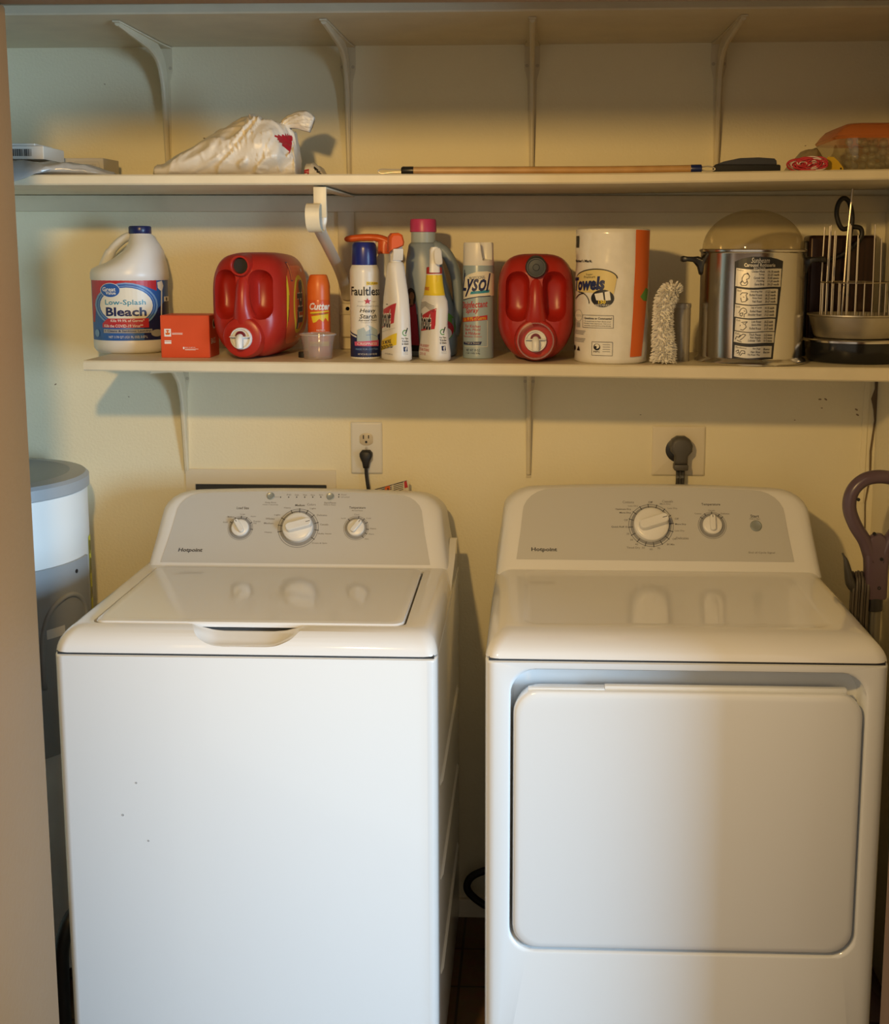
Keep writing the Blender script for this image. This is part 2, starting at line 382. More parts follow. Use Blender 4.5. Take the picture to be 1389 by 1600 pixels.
def cabinet(parent, xc, hw, yf, yb, z0, z1, name='cabinet', hole=None):
    zc, hh = (z0+z1)/2, (z1-z0)/2; b = NB()
    def ring(y, ins): return [(x, y, z) for x, z in rr(xc, zc, hw-ins, hh-min(ins, .004), .004, 8)]
    R = [ring(yb, 0), ring(yf+.016, 0), ring(yf+.010, .0012), ring(yf+.005, .0045), ring(yf+.0015, .010), ring(yf, .017)]
    if hole:
        hx, hz, ha, hb, hr, dep = hole
        def hring(y, ins, dz=0): return [(x, y, z) for x, z in rr(hx, hz, ha-ins, hb-ins, hr, 8)]
        R += [hring(yf, -.004), hring(yf+.001, -.001), hring(yf+.004, .001), hring(yf+dep-.012, .002), hring(yf+dep-.004, .006), hring(yf+dep, .016)]
    loft(b, R); return obj(name, b, enamel, parent)

def top_cover(xc, hw, yf, yb, z0, zt, fi, si):
    """deck: full size at the seam, drawing in with a rounded shoulder; fi/si how far the front and sides draw in"""
    R = []
    for k in range(9):
        a = k/8*PI/2; dz = sin(a); d = 1-cos(a)
        d2 = .45*d+.55*(k/8)**1.5
        y0 = yf+fi*d2; s = si*d2
        R.append((y0, s, z0+(zt-z0)*(.35*dz+.65*(1-(1-k/8)**1.6))))
    def ring(y0, s, z): return [(x, y, z) for x, y in rr(xc, (y0+yb)/2, hw-s, (yb-y0)/2, .022, 8)]
    return [ring(yf+.003, .003, z0-.002)]+[ring(*q) for q in R]

def console_outline(hb, ht, h, r, arch, n=6, q=0.0):
    """bottom left, bottom right, up the right side, over the arched top, down the left"""
    P = [(-hb, q), (hb, q)]
    side = ht
    P.append(((hb+side*2)/3, (h-r)*.62+q*.3))
    for i in range(n+1):
        a = PI/2*i/n; P.append((side-r*1.15+r*1.15*cos(a), h-r+r*sin(a)))
    for i in range(1, 8):
        x = 1-2*i/8; P.append((x*(side-r*1.15), h+arch*(1-x*x)))
    for i in range(n+1):
        a = PI/2+PI/2*i/n; P.append((-(side-r*1.15)+r*1.15*cos(a), h-r+r*sin(a)))
    P.append((-(hb+side*2)/3, (h-r)*.62+q*.3))
    return P
def console(parent, B, ev, hb, ht, h, r, arch, yb, insb=.02):
    B = Vector(B); ev = Vector(ev).normalized(); b = NB(); R = []
    def ring(ins, dep, absy=None):
        out = []
        for u, v in console_outline(hb-ins, ht-ins, h-ins*.55, r-ins*.4, arch, q=-.012):
            p = B+Vector((u, 0, 0))+ev*v
            y0 = p.y; p.y = absy if absy is not None else p.y+dep
            p.z -= .20*(p.y-y0)*min(1, max(0, v/h))
            out.append(p)
        return out
    R = [ring(.028, 0), ring(.016, .001), ring(.008, .0045), ring(.003, .011), ring(.0008, .019), ring(0, .03), ring(-.004, 0, yb-.02), ring(-.004, 0, yb)]
    loft(b, R); return obj('console', b, plastic_w, parent, .9)

def dial(parent, fn, u, v, R, rk, ang, name='knob', ticks=None, n=None):
    """grey ring with ticks and a white cap with a raised bar turned by ang"""
    P = Print()
    P.ell(u, v, R*.91, R*.91, ring_g, 0); P.arc(u, v, R, R, R*.035, 0, 2*PI, ring_g, 0, 36)
    for a in ticks or []: P.line([(u+R*.80*cos(a), v+R*.80*sin(a)), (u+R*1.02*cos(a), v+R*1.02*sin(a))], .0016, ink, 2)
    b = NB(); H = rk*.42
    rings = []
    for k, (q, h) in enumerate(((1.0, .0003), (1.0, H*.55), (.97, H*.8), (.90, H*.93), (.80, H))):
        rings.append([fn(u+rk*q*cos(2*PI*i/32), v+rk*q*sin(2*PI*i/32), h) for i in range(32)])
    loft(b, rings)
    # grip bar
    c, s = cos(ang), sin(ang); G = []
    for q, h in ((1.0, H*.9), (1.0, H*1.7), (.9, H*1.95), (.7, H*2.05)):
        ring = []
        for x, y in rr(.12*rk, 0, rk*(.86 if q > .95 else .86-.07*(1-q)*3), rk*.30*q, rk*.27*q, 5):
            ring.append(fn(u+x*c-y*s, v+x*s+y*c, h))
        G.append(ring)
    loft(b, G)
    k = obj(name, b, plastic_w, parent)
    P.line([(u+rk*.55*c, v+rk*.55*s), (u+rk*.92*c, v+rk*.92*s)], .0016, ink, 0)
    # the pointer mark sits on the bar, the ring on the panel
    P2 = Print(); P2.line([(u+rk*.62*c, v+rk*.62*s), (u+rk*.9*c, v+rk*.9*s)], .0014, ink, 0)
    P.build('dial_ring', k, fn, base=.0012)
    P2.build('pointer_mark', k, fn, base=H*2.06)
    return k
def button(parent, fn, u, v, r):
    b = NB(); loft(b, [[fn(u+r*q*cos(2*PI*i/20), v+r*q*sin(2*PI*i/20), h) for i in range(20)] for q, h in ((1.12, .0006), (1.1, .0015), (1.0, .0016), (1, .003), (.9, .0038), (.6, .0032))])
    return obj('button', b, btn_g, parent)

# ---- washer
WX, WHW, WYF, WYB, WSE = -.5055, .343, -.7228, -.075, .860
t = thing('washing_machine', 'white top-loading washing machine with closed lid, left of the dryer', 'washing machine', (WX, -.4, FZ))
def L(o): o.location = (-WX, .4, -FZ); return o          # meshes below are in room coordinates
body = NB()
L(cabinet(t, WX, WHW, WYF, WYB, .012, WSE-.0015))
for sx in (-1, 1):
    for yy in (WYF+.06, WYB-.06):
        b = NB(); lathe(b, [(.018, FZ), (.02, FZ+.01), (.012, FZ+.014), (.012, .014)], 14, (WX+sx*(WHW-.05), yy)); L(obj('levelling_foot', b, seam_d, t))
# side ribs pressed into the right flank
for z in (.60, .415, .225):
    b = NB(); tube(b, [(WX+WHW-.001, -.665, z), (WX+WHW+.0015, -.65, z), (WX+WHW+.0015, -.16, z), (WX+WHW-.001, -.145, z)], .004, 8, flat=.6); L(obj('side_rib', b, enamel, t))
# dark joint between cabinet and cover
b = NB(); box(b, WX-WHW+.006, WX+WHW-.006, WYF+.006, WYB, WSE-.004, WSE+.003); L(obj('joint', b, seam_d, t))
R = top_cover(WX, WHW, WYF, WYB, WSE+.0015, .899, .050, .028)
lx, lhw, ly0, ly1 = -.511, .287, -.668, -.262
def lring(z, ins, r=.02): return [(x, y, z) for x, y in rr(lx, (ly0+ly1)/2, lhw-ins, (ly1-ly0)/2-ins, r, 8)]
R += [lring(.8995, -.003), lring(.899, 0), lring(.896, .001), lring(.880, .0015)]
b = NB(); loft(b, R)
# scooped finger pocket in the front of the cover
c = NB(); rings = []
for yy, tp, bt, zb in ((-.76, .106, .046, .874), (-.705, .106, .046, .874), (-.690, .104, .046, .878), (-.675, .102, .050, .886), (-.655, .100, .058, .8885)):
    half = [(p.x, p.y) for p in catmull([(tp+.012, .93, 0), (tp+.010, .905, 0), (tp-.006, .8965, 0), (tp-.026, (.8965*.45+zb*.55), 0), (bt+.012, zb+.002, 0), (bt-.008, zb, 0)], 4)]
    rings.append([(-.507+x, yy, z) for x, z in half]+[(-.507-x, yy, z) for x, z in half[::-1]])
loft(c, rings); b = boolean(b, c)
L(obj('top_cover', b, enamel_top, t, .5))
b = NB()
loft(b, [lring(.893, .004), lring(.8985, .004), lring(.9015, .006), lring(.903, .012), lring(.9025, .02)])
lid = L(obj('lid', b, enamel_top, t, .5))
WB = (-.5, -.25, .9); WE = (0, .09, .149)
L(console(t, WB, WE, .326, .309, .172, .058, .005, WYB))
Vn = Vector(WE).normalized()
wf0 = flat(WB, (1, 0, 0), Vn)
wf = lambda u, v, h: tuple(wf0(u, v, h))
P = Print(); po = []
for u, v in console_outline(.291, .270, .1655, .05, .0055, q=.006): po.append((u-.004, v))
P.poly(po, panel_g, 0)
WP = P
dl = [PI*.5+(k-.5)*.47 for k in range(-4, 5)]
for (u, v, R_, rk, a, tk) in ((-.1291, .0847, .0275, .019, 2.15, [-.1, .5, 1.1, 1.57, 2.1, 2.6]), (-.0028, .0859, .0445, .0335, .28, [-.6, -.1, .3, .75, 1.15, 1.57, 2.0, 2.6, 3.0, 3.35]), (.1231, .0872, .0275, .019, .95, [-.9, -.5, -.1, .5, .9, 1.4, 2.3])):
    k = L(dial(t, wf, u, v, R_, rk, a, 'knob', tk))
for u in (-.0689, .0623): L(button(t, wf, u, .1591, .0078))
P = WP
P.text('Hotpoint', -.2594, .0275, -.2064, .0385, ink, 2, .03, .15)
def tx(s, u, v, h, wd, m=ink2, bold=0.01): P.text(s, u-wd/2, v-h/2, u+wd/2, v+h/2, m, 2, bold)
tx('Load Size', -.128, .131, .0055, .027, ink)
tx('Temperature', .1231, .1335, .0068, .036, ink)
tx('All Cold Rinses', .1231, .1275, .003, .024)
tx('Large', -.127, .1165, .0034, .011); tx('Medium', -.1525, .1105, .0034, .014); tx('Small', -.1635, .098, .0034, .010); tx('Super', -.103, .1115, .0034, .012); tx('Precise', -.094, .1005, .0034, .015); tx('Fill', -.098, .096, .003, .006)
tx('Medium', -.003, .1385, .0048, .021, ink); tx('Colors', .022, .1405, .005, .019); tx('Heavy', -.030, .132, .0042, .015); tx('Light', .026, .131, .0042, .013)
tx('Light', -.051, .1155, .004, .013); tx('Whites', -.066, .107, .0045, .02); tx('Medium', -.068, .0965, .0042, .021); tx('Heavy', -.067, .0755, .004, .016)
tx('Delicates', .047, .116, .004, .022); tx('Casuals', .053, .095, .004, .018); tx('Bulky Items', .056, .0735, .004, .028); tx('Drain & Spin', .046, .052, .004, .032)
tx('Tap Cold', .094, .109, .0036, .010); tx('Cool', .1225, .1185, .0034, .011); tx('Cold', .149, .110, .0034, .010); tx('Warm', .1595, .0865, .0036, .014); tx('Warm', .1565, .074, .0036, .012); tx('Hot', .1475, .063, .0034, .008)
tx('Deep Rinse', -.068, .1438, .0042, .024); tx('Hold 3 Seconds', -.068, .1392, .0026, .034); tx('Start/Pause', .0624, .145, .0042, .026); tx('Hold to Reset', .0624, .1402, .0026, .026)
for k in range(6): P.ell(-.0472+k*.0177, .1568+k*.0002, .0015, .0015, ink, 2, 0, 10)
P.line([(-.062, .1572), (-.050, .157)], .0007, ink2, 2)
for k, s in enumerate(('Fill', 'Soak', 'Wash', 'Rinse', 'Spin')): tx(s, -.0295+k*.0177, .1625, .0036, .009)
for v, s, wd in ((.1640, 'Power', .012), (.1585, 'Lid Locked', .018)): P.ell(.0807, v, .0015, .0015, ink, 2, 0, 10); tx(s, .086+wd/2, v, .0032, wd)
L(P.build('control_panel', t, wf, base=.0008)); P = None
# pointed rear corner of the cover beside the console
b = NB(); prism(b, [(-.33, .868), (-.20, .868), (-.115, .868), (-.115, .935), (-.135, .936), (-.20, .905), (-.28, .885)], WX+WHW-.016, WX+WHW-.001, 'x'); L(obj('rear_corner', b, enamel_top, t))

for x, z, r_ in ((-.735, .556, .0022), (-.708, .618, .0018), (-.69, .507, .0018)):
    P = Print(); P.arc(x, z, r_, r_, r_*.5, 0, 2*PI, mat('chip_grey', (.25, .26, .28), .6), 0, 10); L(P.build('enamel_chip', t, flat((0, WYF, 0), (1, 0, 0), (0, 0, 1))))
# ---- dryer
DX, DHW, DYF, DYB, DSE = .2675, .343, -.7827, -.085, .879
t = thing('clothes_dryer', 'white front-loading clothes dryer with square door, right of the washer', 'dryer', (DX, -.4, FZ))
def L(o): o.location = (-DX, .4, -FZ); return o
HX, HZ, HA, HB = .2715, .6015, .3045, .2605
L(cabinet(t, DX, DHW, DYF, DYB, .012, DSE-.0015, hole=(HX, HZ, HA, HB, .045, .055)))
for sx in (-1, 1):
    for yy in (DYF+.06, DYB-.06):
        b = NB(); lathe(b, [(.018, FZ), (.02, FZ+.01), (.012, FZ+.014), (.012, .014)], 14, (DX+sx*(DHW-.05), yy)); L(obj('levelling_foot', b, seam_d, t))
b = NB(); box(b, DX-DHW+.006, DX+DHW-.006, DYF+.006, DYB, DSE-.004, DSE+.003); L(obj('joint', b, seam_d, t))
R = top_cover(DX, DHW, DYF, DYB, DSE+.0015, .914, .075, .036)
def dring(z, ins, r=.03): return [(x, y, z) for x, y in rr(DX-.005, (-.69-.318)/2, .272-ins, (.69-.318)/2-ins, r, 8)]
R += [dring(.9142, -.004), dring(.9132, .002), dring(.9122, .006)]
b = NB(); loft(b, R); L(obj('top_cover', b, enamel_top, t, .5))
DB = (.2675, -.31, .913); DE = (0, .10, .16)
L(console(t, DB, DE, .338, .324, .188, .062, .006, DYB))
Vn2 = Vector(DE).normalized(); df0 = flat(DB, (1, 0, 0), Vn2); df = lambda u, v, h: tuple(df0(u, v, h))
P = Print(); P.poly([(u-.008, v) for u, v in console_outline(.288, .276, .182, .055, .0055, q=.0235)], panel_g, 0); WP = P
L(dial(t, df, -.0136, .1006, .0475, .037, .32, 'knob', [PI*2*k/16+.1 for k in range(16)]))
L(dial(t, df, .1147, .1019, .030, .0205, 1.57, 'knob', [.7, 1.0, 1.57, 2.1, 2.5]))
L(button(t, df, .2062, .1018, .0112))
P = WP
P.text('Hotpoint', -.265, .0388, -.2109, .0495, ink, 2, .03, .0)
tx('Temperature', .1139, .1484, .0068, .040, ink); tx('Start', .2048, .1235, .0065, .018, ink); tx('Hold to Start', .2048, .1175, .003, .022); tx('End of Cycle Signal', .2142, .0425, .0052, .054, ink2)
tx('Cottons', -.060, .1525, .0055, .024); tx('Casuals', .023, .155, .0055, .023); tx('Delicates', .051, .073, .0052, .026); tx('Timed Dry', -.052, .0505, .0055, .028)
tx('Off', -.013, .1525, .0046, .009, ink); tx('Less Dry', -.050, .1435, .0046, .021); tx('Optimum Dry', -.071, .136, .0046, .033, ink); tx('More Dry', -.067, .128, .0046, .024, ink); tx('Off', -.066, .112, .0044, .008); tx('Quick Fluff 15', -.080, .0965, .0044, .034, ink)
tx('More Dry', .018, .1485, .0046, .022); tx('Less Dry', .033, .139, .0046, .020); tx('Off', .041, .116, .0044, .008); tx('More Dry', .0485, .1035, .0046, .023, ink); tx('Less Dry', .046, .089, .0046, .020); tx('Off', .034, .071, .0044, .008)
for a, s in ((20, -.0625), (30, -.055), (40, -.045), (50, -.031), (60, -.015), (70, .001)): tx(str(a), s, .1006-math.sqrt(max(0, .0525**2-(s+.0136)**2)), .0042, .006)
tx('80 Min', .026, .059, .0042, .016)
tx('Casuals', .1147, .1355, .0034, .014); tx('Cottons', .086, .128, .0034, .014); tx('Delicates', .143, .1285, .0034, .018)
L(P.build('control_panel', t, df, base=.0008)); P = None
# door: slab sitting in the recess, its top edge scooped back for the fingers
dx, dz, dw, dh = .2715, .5855, .2985, .2375
def dr(y, ins, dzt=0): return [(x, y, z-(dzt if z > dz else 0)) for x, z in rr(dx, dz, dw-ins, dh-ins, .042, 8)]
b = NB(); loft(b, [dr(DYF+.05, .004), dr(DYF+.012, .0), dr(DYF+.004, .0005), dr(DYF+.001, .002), dr(DYF-.001, .005), dr(DYF-.002, .012)])
door = L(obj('door', b, enamel, t))
b = NB()   # thin finger ledge standing behind the door's top edge
P2 = [(-.012, DYF+.012), (-.012, DYF+.05), (.55, DYF+.05), (.55, DYF+.012)]
box(b, -.002, .13, DYF+.010, DYF+.022, .818, .8255, .0015); L(obj('door_ledge', b, enamel, t))
b = NB(); box(b, .13, .545, DYF+.016, DYF+.030, .818, .8285, .0025); L(obj('door_grip', b, enamel, t))
# ------------------------------------------------------------------ things on the lowest shelf
def crop(cx, half, yb, k, r):
    """label layout: measured position (x,y) -> (arc length, height) on a can of radius r"""
    return lambda x, y: (r*math.asin(max(-.999, min(.999, (x-cx)/half))), (yb-y)*k)
def TB(P, Q, s, x0, y0, x1, y1, m, k=2, **kw):
    a, b = Q(x0, y1), Q(x1, y0); P.text(s, a[0], a[1], b[0], b[1], m, k, **kw)
def RB(P, Q, x0, y0, x1, y1, m, k=1):
    a, b = Q(x0, y1), Q(x1, y0); P.rect(a[0], a[1], b[0], b[1], m, k)
def EB(P, Q, cx, cy, rx, ry, m, k=1, n=28):
    P.poly([Q(cx+rx*cos(2*PI*i/n), cy+ry*sin(2*PI*i/n)) for i in range(n)], m, k)
def PB(P, Q, pts, m, k=1): P.poly([Q(*p) for p in pts], m, k)
def LB(P, Q, pts, wd, m, k=2): P.line([Q(*p) for p in pts], wd, m, k)
def view(x, y): return math.atan2(-x, 2.83+y)
white_pl = mat('white_bottle_plastic', (.78, .77, .74), .35)
navy = mat('navy_plastic', (.012, .02, .10), .3)
c_navy = mat('navy_print', (.014, .022, .10), .4); c_blue = mat('blue_print', (.03, .12, .42), .4); c_lblue = mat('light_blue_print', (.20, .36, .62), .4)
c_cream = mat('cream_print', (.80, .77, .66), .4); c_red = mat('red_print', (.50, .03, .04), .4); c_crim = mat('crimson_print', (.40, .02, .05), .4)
c_teal = mat('teal_print', (.03, .28, .42), .4); c_black = mat('black_print', (.012, .012, .014), .4); c_white = mat('white_print', (.82, .81, .77), .4)
c_yel = mat('yellow_print', (.80, .60, .03), .4); c_org = mat('orange_print', (.72, .14, .02), .4); c_grey = mat('grey_print', (.36, .36, .35), .5); c_pink = mat('pink_print', (.60, .10, .20), .4)
c_green = mat('green_print', (.12, .32, .06), .4); c_skin = mat('tan_print', (.30, .15, .08), .4)

# bleach jug
X, Y_ = -.879, -.115
t = thing('bleach_jug', 'white bleach jug with navy cap, far left of the lowest shelf', 'jug', (X, Y_, zlow(X)), 0)
secs = [(0, 0, 0, .066, .066, 2.3), (.004, 0, 0, .074, .074, 2.3), (.012, 0, 0, .079, .079, 2.3), (.026, 0, 0, .0815, .0815, 2), (.029, 0, 0, .0805, .0805, 2), (.156, 0, 0, .0805, .0805, 2), (.159, 0, 0, .083, .083, 2), (.172, 0, 0, .083, .083, 2), (.180, .001, 0, .081, .081, 2), (.187, .007, 0, .074, .078, 2),
        (.194, .016, 0, .063, .074, 2), (.205, .0245, 0, .052, .068, 2), (.220, .0325, 0, .041, .058, 2), (.235, .0345, 0, .0315, .046, 2), (.249, .0305, 0, .0265, .031, 2), (.258, .0265, 0, .0215, .0215, 2), (.262, .0265, 0, .0205, .0205, 2), (.268, .0265, 0, .0205, .0205, 2)]
b = NB(); slof(b, secs, 40); obj('bottle', b, white_pl, t, 1.2)
b = NB(); tube(b, catmull([(.026, 0, .248), (.012, 0, .2525), (-.010, 0, .245), (-.034, 0, .224), (-.050, 0, .198), (-.057, 0, .178), (-.056, 0, .160)], 6), [.0095]*20+[.0115]*40, 14, flat=1.25, up=(0, 1, 0)); obj('handle', b, white_pl, t, 3)
b = NB(); rings = []
for z, r in ((.256, .0228), (.257, .0235), (.270, .0235), (.2725, .0225), (.273, .019)): rings.append([(.0265+(r+(.0006 if i % 2 and z < .271 else 0))*cos(2*PI*i/56), (r+(.0006 if i % 2 and z < .271 else 0))*sin(2*PI*i/56), z) for i in range(56)])
loft(b, rings); obj('cap', b, navy, t)
r = .0806; Q = crop(475, 403, 1512, .000203, r); P = Print()
RB(P, Q, 40, 735, 872, 1368, c_blue, 0)
PB(P, Q, [(80, 738), (745, 738), (745, 850), (600, 790), (330, 790), (130, 900), (100, 1180), (80, 1180)], c_red, 1)
PB(P, Q, [(600, 1150), (790, 1000), (870, 900), (870, 1364), (600, 1364)], c_navy, 1)
for rx, ry, m, k in ((322, 245, c_lblue, 2), (305, 230, c_blue, 3), (290, 212, c_lblue, 4), (283, 205, c_blue, 5), (268, 192, c_cream, 6)): EB(P, Q, 430, 1000, rx, ry*.98, m, k)
PB(P, Q, [(750, 760), (800, 745), (815, 800), (800, 850), (782, 850), (755, 820)], c_cream, 7); LB(P, Q, [(795, 850), (783, 1100), (790, 1360)], .004, c_cream, 7)
EB(P, Q, 272, 840, 100, 76, c_white, 7); EB(P, Q, 272, 840, 95, 71, c_blue, 8)
TB(P, Q, 'Great', 195, 808, 328, 852, c_white, 9, bold=.02); TB(P, Q, 'Value', 225, 852, 328, 885, c_white, 9, bold=.02)
TB(P, Q, 'Low-Splash', 217, 938, 625, 1008, c_teal, 9, bold=.012); TB(P, Q, 'Bleach', 222, 1018, 630, 1112, c_navy, 9, bold=.03)
PB(P, Q, [(235, 1135), (650, 1135), (650, 1232), (180, 1232), (180, 1190)], c_red, 7)
TB(P, Q, 'Kills 99.9% of Germs*', 265, 1142, 605, 1172, c_white, 9, bold=.01); TB(P, Q, 'Kills the COVID-19 Virus**', 200, 1196, 590, 1228, c_white, 9, bold=.01)
RB(P, Q, 190, 1248, 682, 1288, c_grey, 8); TB(P, Q, '+ Cleans & Sanitizes Laundry!', 200, 1254, 672, 1284, c_navy, 9, bold=.02); TB(P, Q, 'NET 3.78 QT (121 FL OZ) 3.57 L', 240, 1318, 632, 1348, c_white, 9)
EB(P, Q, 730, 1295, 60, 38, c_grey, 8); RB(P, Q, 815, 915, 868, 965, c_white, 8); RB(P, Q, 835, 925, 850, 960, c_black, 9)
EB(P, Q, 122, 1295, 22, 40, c_lblue, 8)
P.build('label', t, cyl(r, 0, view(X, Y_)), du=.008)

# orange carton
X = -.7145
t = thing('carton', 'orange cardboard box between bleach jug and red detergent jug', 'box', (X-.004, -.265, zlow(X)), .02)
b = NB(); box(b, -.052, .050, 0, .085, 0, .088, .0012, 1); obj('box', b, mat('orange_card', (.68, .075, .018), .5, noise=.04, nscale=20), t)
P = Print()
P.rect(-.044, .034, -.030, .036, c_white); P.rect(-.044, .044, -.030, .060, c_white); P.ell(-.037, .052, .005, .006, c_org, 1); P.ell(-.040, .0535, .0018, .002, c_white, 2, 0, 8); P.ell(-.034, .0535, .0018, .002, c_white, 2, 0, 8); P.rect(-.041, .046, -.033, .0475, c_white, 2); P.rect(-.044, .029, -.030, .033, c_white); P.build('front_logo', t, flat((0, 0, 0), (1, 0, 0), (0, 0, 1))); P = Print()
for k in range(2): P.rect(-.028, .0505-k*.0022, -.006, .0515-k*.0022, c_white)
P.build('upper_text', t, flat((0, 0, 0), (1, 0, 0), (0, 0, 1))); P = Print()
P.text('SNAP-TOGETHER', -.002, .0205, .020, .0222, c_white); P.rect(-.006, .018, -.003, .0225, c_white)
for k in range(2): P.rect(-.002, .0178-k*.002, .026-k*.006, .0186-k*.002, c_white)
P.build('lower_text', t, flat((0, 0, 0), (1, 0, 0), (0, 0, 1)))
P = Print(); P.ell(.042, .069, .014, .011, c_white, 0); P.ell(.042, .069, .009, .007, c_black, 1); P.text('BAGS', .012, .028, .05, .040, c_white, 0, bold=.02)
P.build('side_print', t, flat((.050, 0, 0), (0, 1, 0), (0, 0, 1)))

# detergent dispenser jugs lying on their backs, tap towards the room
redp = mat('red_jug_plastic', (.40, .020, .012), .34); redd = mat('dark_red_button', (.16, .01, .02), .3)
pale = film('clear_cup_plastic', (.93, .90, .88), .16, .1, .16, (.8, .75, .7))
JS = [(.125, .045, .070), (.122, .058, .085), (.110, .071, .100), (.085, .0765, .1065), (.03, .079, .109), (-.04, .079, .109), (-.075, .0765, .1065), (-.098, .070, .099), (-.111, .060, .087), (-.118, .048, .073), (-.120, .036, .058)]
def jsec(y):
    if y >= JS[0][0]: return JS[0][1:]
    for (a, w0, h0), (c, w1, h1) in zip(JS, JS[1:]):
        if a >= y >= c: k = (a-y)/(a-c); return w0+(w1-w0)*k, h0+(h1-h0)*k
    return JS[-1][1:]
def jw(z): return 1-.24*max(0, (.075-z)/.075)**1.5
def jug(label, x, y, rz, vent_open, cup):
    t = thing('detergent_jug', label, 'jug', (x, y, zlow(x)), rz)
    b = NB()
    loft(b, [[(px*jw(.109+pz), yy, .109+pz) for px, pz in sel(0, 0, wv, hv, 3.5, 48)] for yy, wv, hv in JS])
    for sx in (-1, 1):
        c = NB(); R = []
        for k, yy in enumerate((-.14, -.114, -.100, -.085, -.078)):
            q = (1.12, 1.0, .9, .78, .55)[k]
            R.append([(sx*.038+px, yy, .133+pz) for px, pz in rr(0, 0, .0245*q, .050*q, .022*q, 5)])
        loft(c, R); b = boolean(b, c)
    obj('body', b, redp, t, .9)
    b = NB(); tube(b, catmull([(0, -.085, .186), (0, -.106, .164), (0, -.117, .135), (0, -.117, .105), (0, -.106, .080)], 6), [.018, .0165, .0158, .0155, .015, .0148, .0147, .0146, .0146, .0146, .0147, .0148, .015, .0152, .0156, .016, .0168, .0176, .0186, .0198, .021, .0225, .024, .025, .026], 16); obj('handle', b, redp, t, 3)
    VY = .012
    b = NB(); lathe(b, [(.024, -.03), (.0225, -.01), (.022, 0), (.0215, .018), (.020, .024), (.019, .0255), (.0165, .0255), (.016, .022)] if not vent_open else [(.024, -.03), (.0225, -.01), (.0215, 0), (.021, .020), (.020, .0225), (.0175, .0225), (.0165, .0215), (.016, .004)], 28); rot(b, PI/2, 'X'); shift(b, 0, -.098-VY, .191)
    obj('vent_neck', b, redp if vent_open else mat('dark_grey_cap', (.035, .04, .045), .45), t)
    b = NB(); lathe(b, [(.0158, .0), (.0158, .012)] if vent_open else [(.0155, 0), (.0155, .022), (.007, .0225), (.006, .0245), (.003, .0245)], 28); rot(b, PI/2, 'X'); shift(b, 0, -.098-VY, .191)
    obj('vent_cap' if not vent_open else 'vent_hole', b, mat('dark_grey_cap', (.035, .04, .045), .45) if not vent_open else dark, t)
    # collar and tap
    b = NB(); lathe(b, [(.045, -.01), (.043, .012), (.040, .020), (.037, .022), (.024, .022)], 36); rot(b, PI/2, 'X'); shift(b, 0, -.108, .046); obj('tap_collar', b, redp, t)
    tz, ty = .044, -.1305
    b = NB(); lathe(b, [(.0225, 0), (.0225, .006), (.0215, .008), (.0195, .008), (.019, .004)], 32); rot(b, PI/2, 'X'); shift(b, 0, ty, tz); tap = obj('tap', b, white_pl, t)
    b = NB(); tube(b, [(0, ty-.003, tz+.004), (0, ty-.014, tz+.003), (0, ty-.018, tz-.002), (0, ty-.017, tz-.018)], [.0065, .007, .0075, .0072], 14); obj('spout', b, white_pl, tap, 1)
    b = NB(); R = [[(px, ty-h, tz+.0045+max(0, pz)) for px, pz in sel(0, 0, .0105, .011, 2, 24)] for h in (.004, .008, .010)]; loft(b, R); obj('push_button', b, redd, tap, .5)
    b = NB(); box(b, -.021, .021, ty-.016, ty-.006, tz+.003, tz+.0048, .0007); obj('wing', b, white_pl, tap)
    if cup:
        b = NB(); R = []
        for rr_, h in ((.035, .0), (.036, .030), (.0365, .031), (.034, .031), (.0335, .004), (.001, .004)): R.append((rr_, h))
        b = NB(); lathe(b, [(.0355, 0), (.0365, .026), (.037, .0275), (.0345, .0275), (.0335, .002)], 40, cap0=False, cap1=False); rot(b, PI/2, 'X'); shift(b, 0, ty+.004, .0455); o = obj('dosing_cup', b, pale, t); plabel(o, 'clear round dosing cup pushed over the tap')
    # side label, both flanks
    for sx in (1, -1):
        P = Print()
        P.poly(rr(.012, .108, .078, .082, .05, 8), mat('orange_red_print', (.62, .07, .02), .35), 0)
        P.poly([(-.066, .06), (-.060, .09), (-.052, .13), (-.058, .172), (-.066, .15), (-.069, .1)], c_yel, 1)
        P.ell(.020, .108, .046, .062, c_yel, 1); P.ell(.020, .108, .037, .053, c_org, 2); P.ell(.020, .108, .026, .040, mat('orange_red_print', (.62, .07, .02), .35), 3)
        P.text('Tide', .020-.052, .108-.020, .020+.052, .108+.020, c_navy, 5, bold=.05, rot=PI/2); P.text('Tide', .0215-.052, .109-.020, .0215+.052, .109+.020, c_white, 4, bold=.09, rot=PI/2)
        P.rect(-.036, .158, -.022, .198, c_navy, 2); P.rect(-.034, .160, -.024, .196, c_org, 3)
        P.line([(-.062, .075), (-.056, .10)], .003, c_black, 2); P.line([(-.055, .105), (-.053, .13)], .002, c_black, 2); P.ell(.055, .18, .004, .004, c_white, 2); P.rect(.02, .038, .03, .040, c_white, 2)
        def sf(u, v, h, sx=sx):
            wv, hv = jsec(u); q = min(.985, abs(v-.109)/hv); return (sx*(wv*(1-q**3.5)**(1/3.5)*jw(v)+h), u, v)
        P.build('side_label', t, sf, du=.008, dv=.008)
    return t
jug('red detergent jug with open black vent and orange flank label, beside carton', -.578, -.178, -.10, True, False)
jug('red detergent jug with dark vent cap and clear cup over tap, beside paper towels', .008, -.185, .0, False, True)

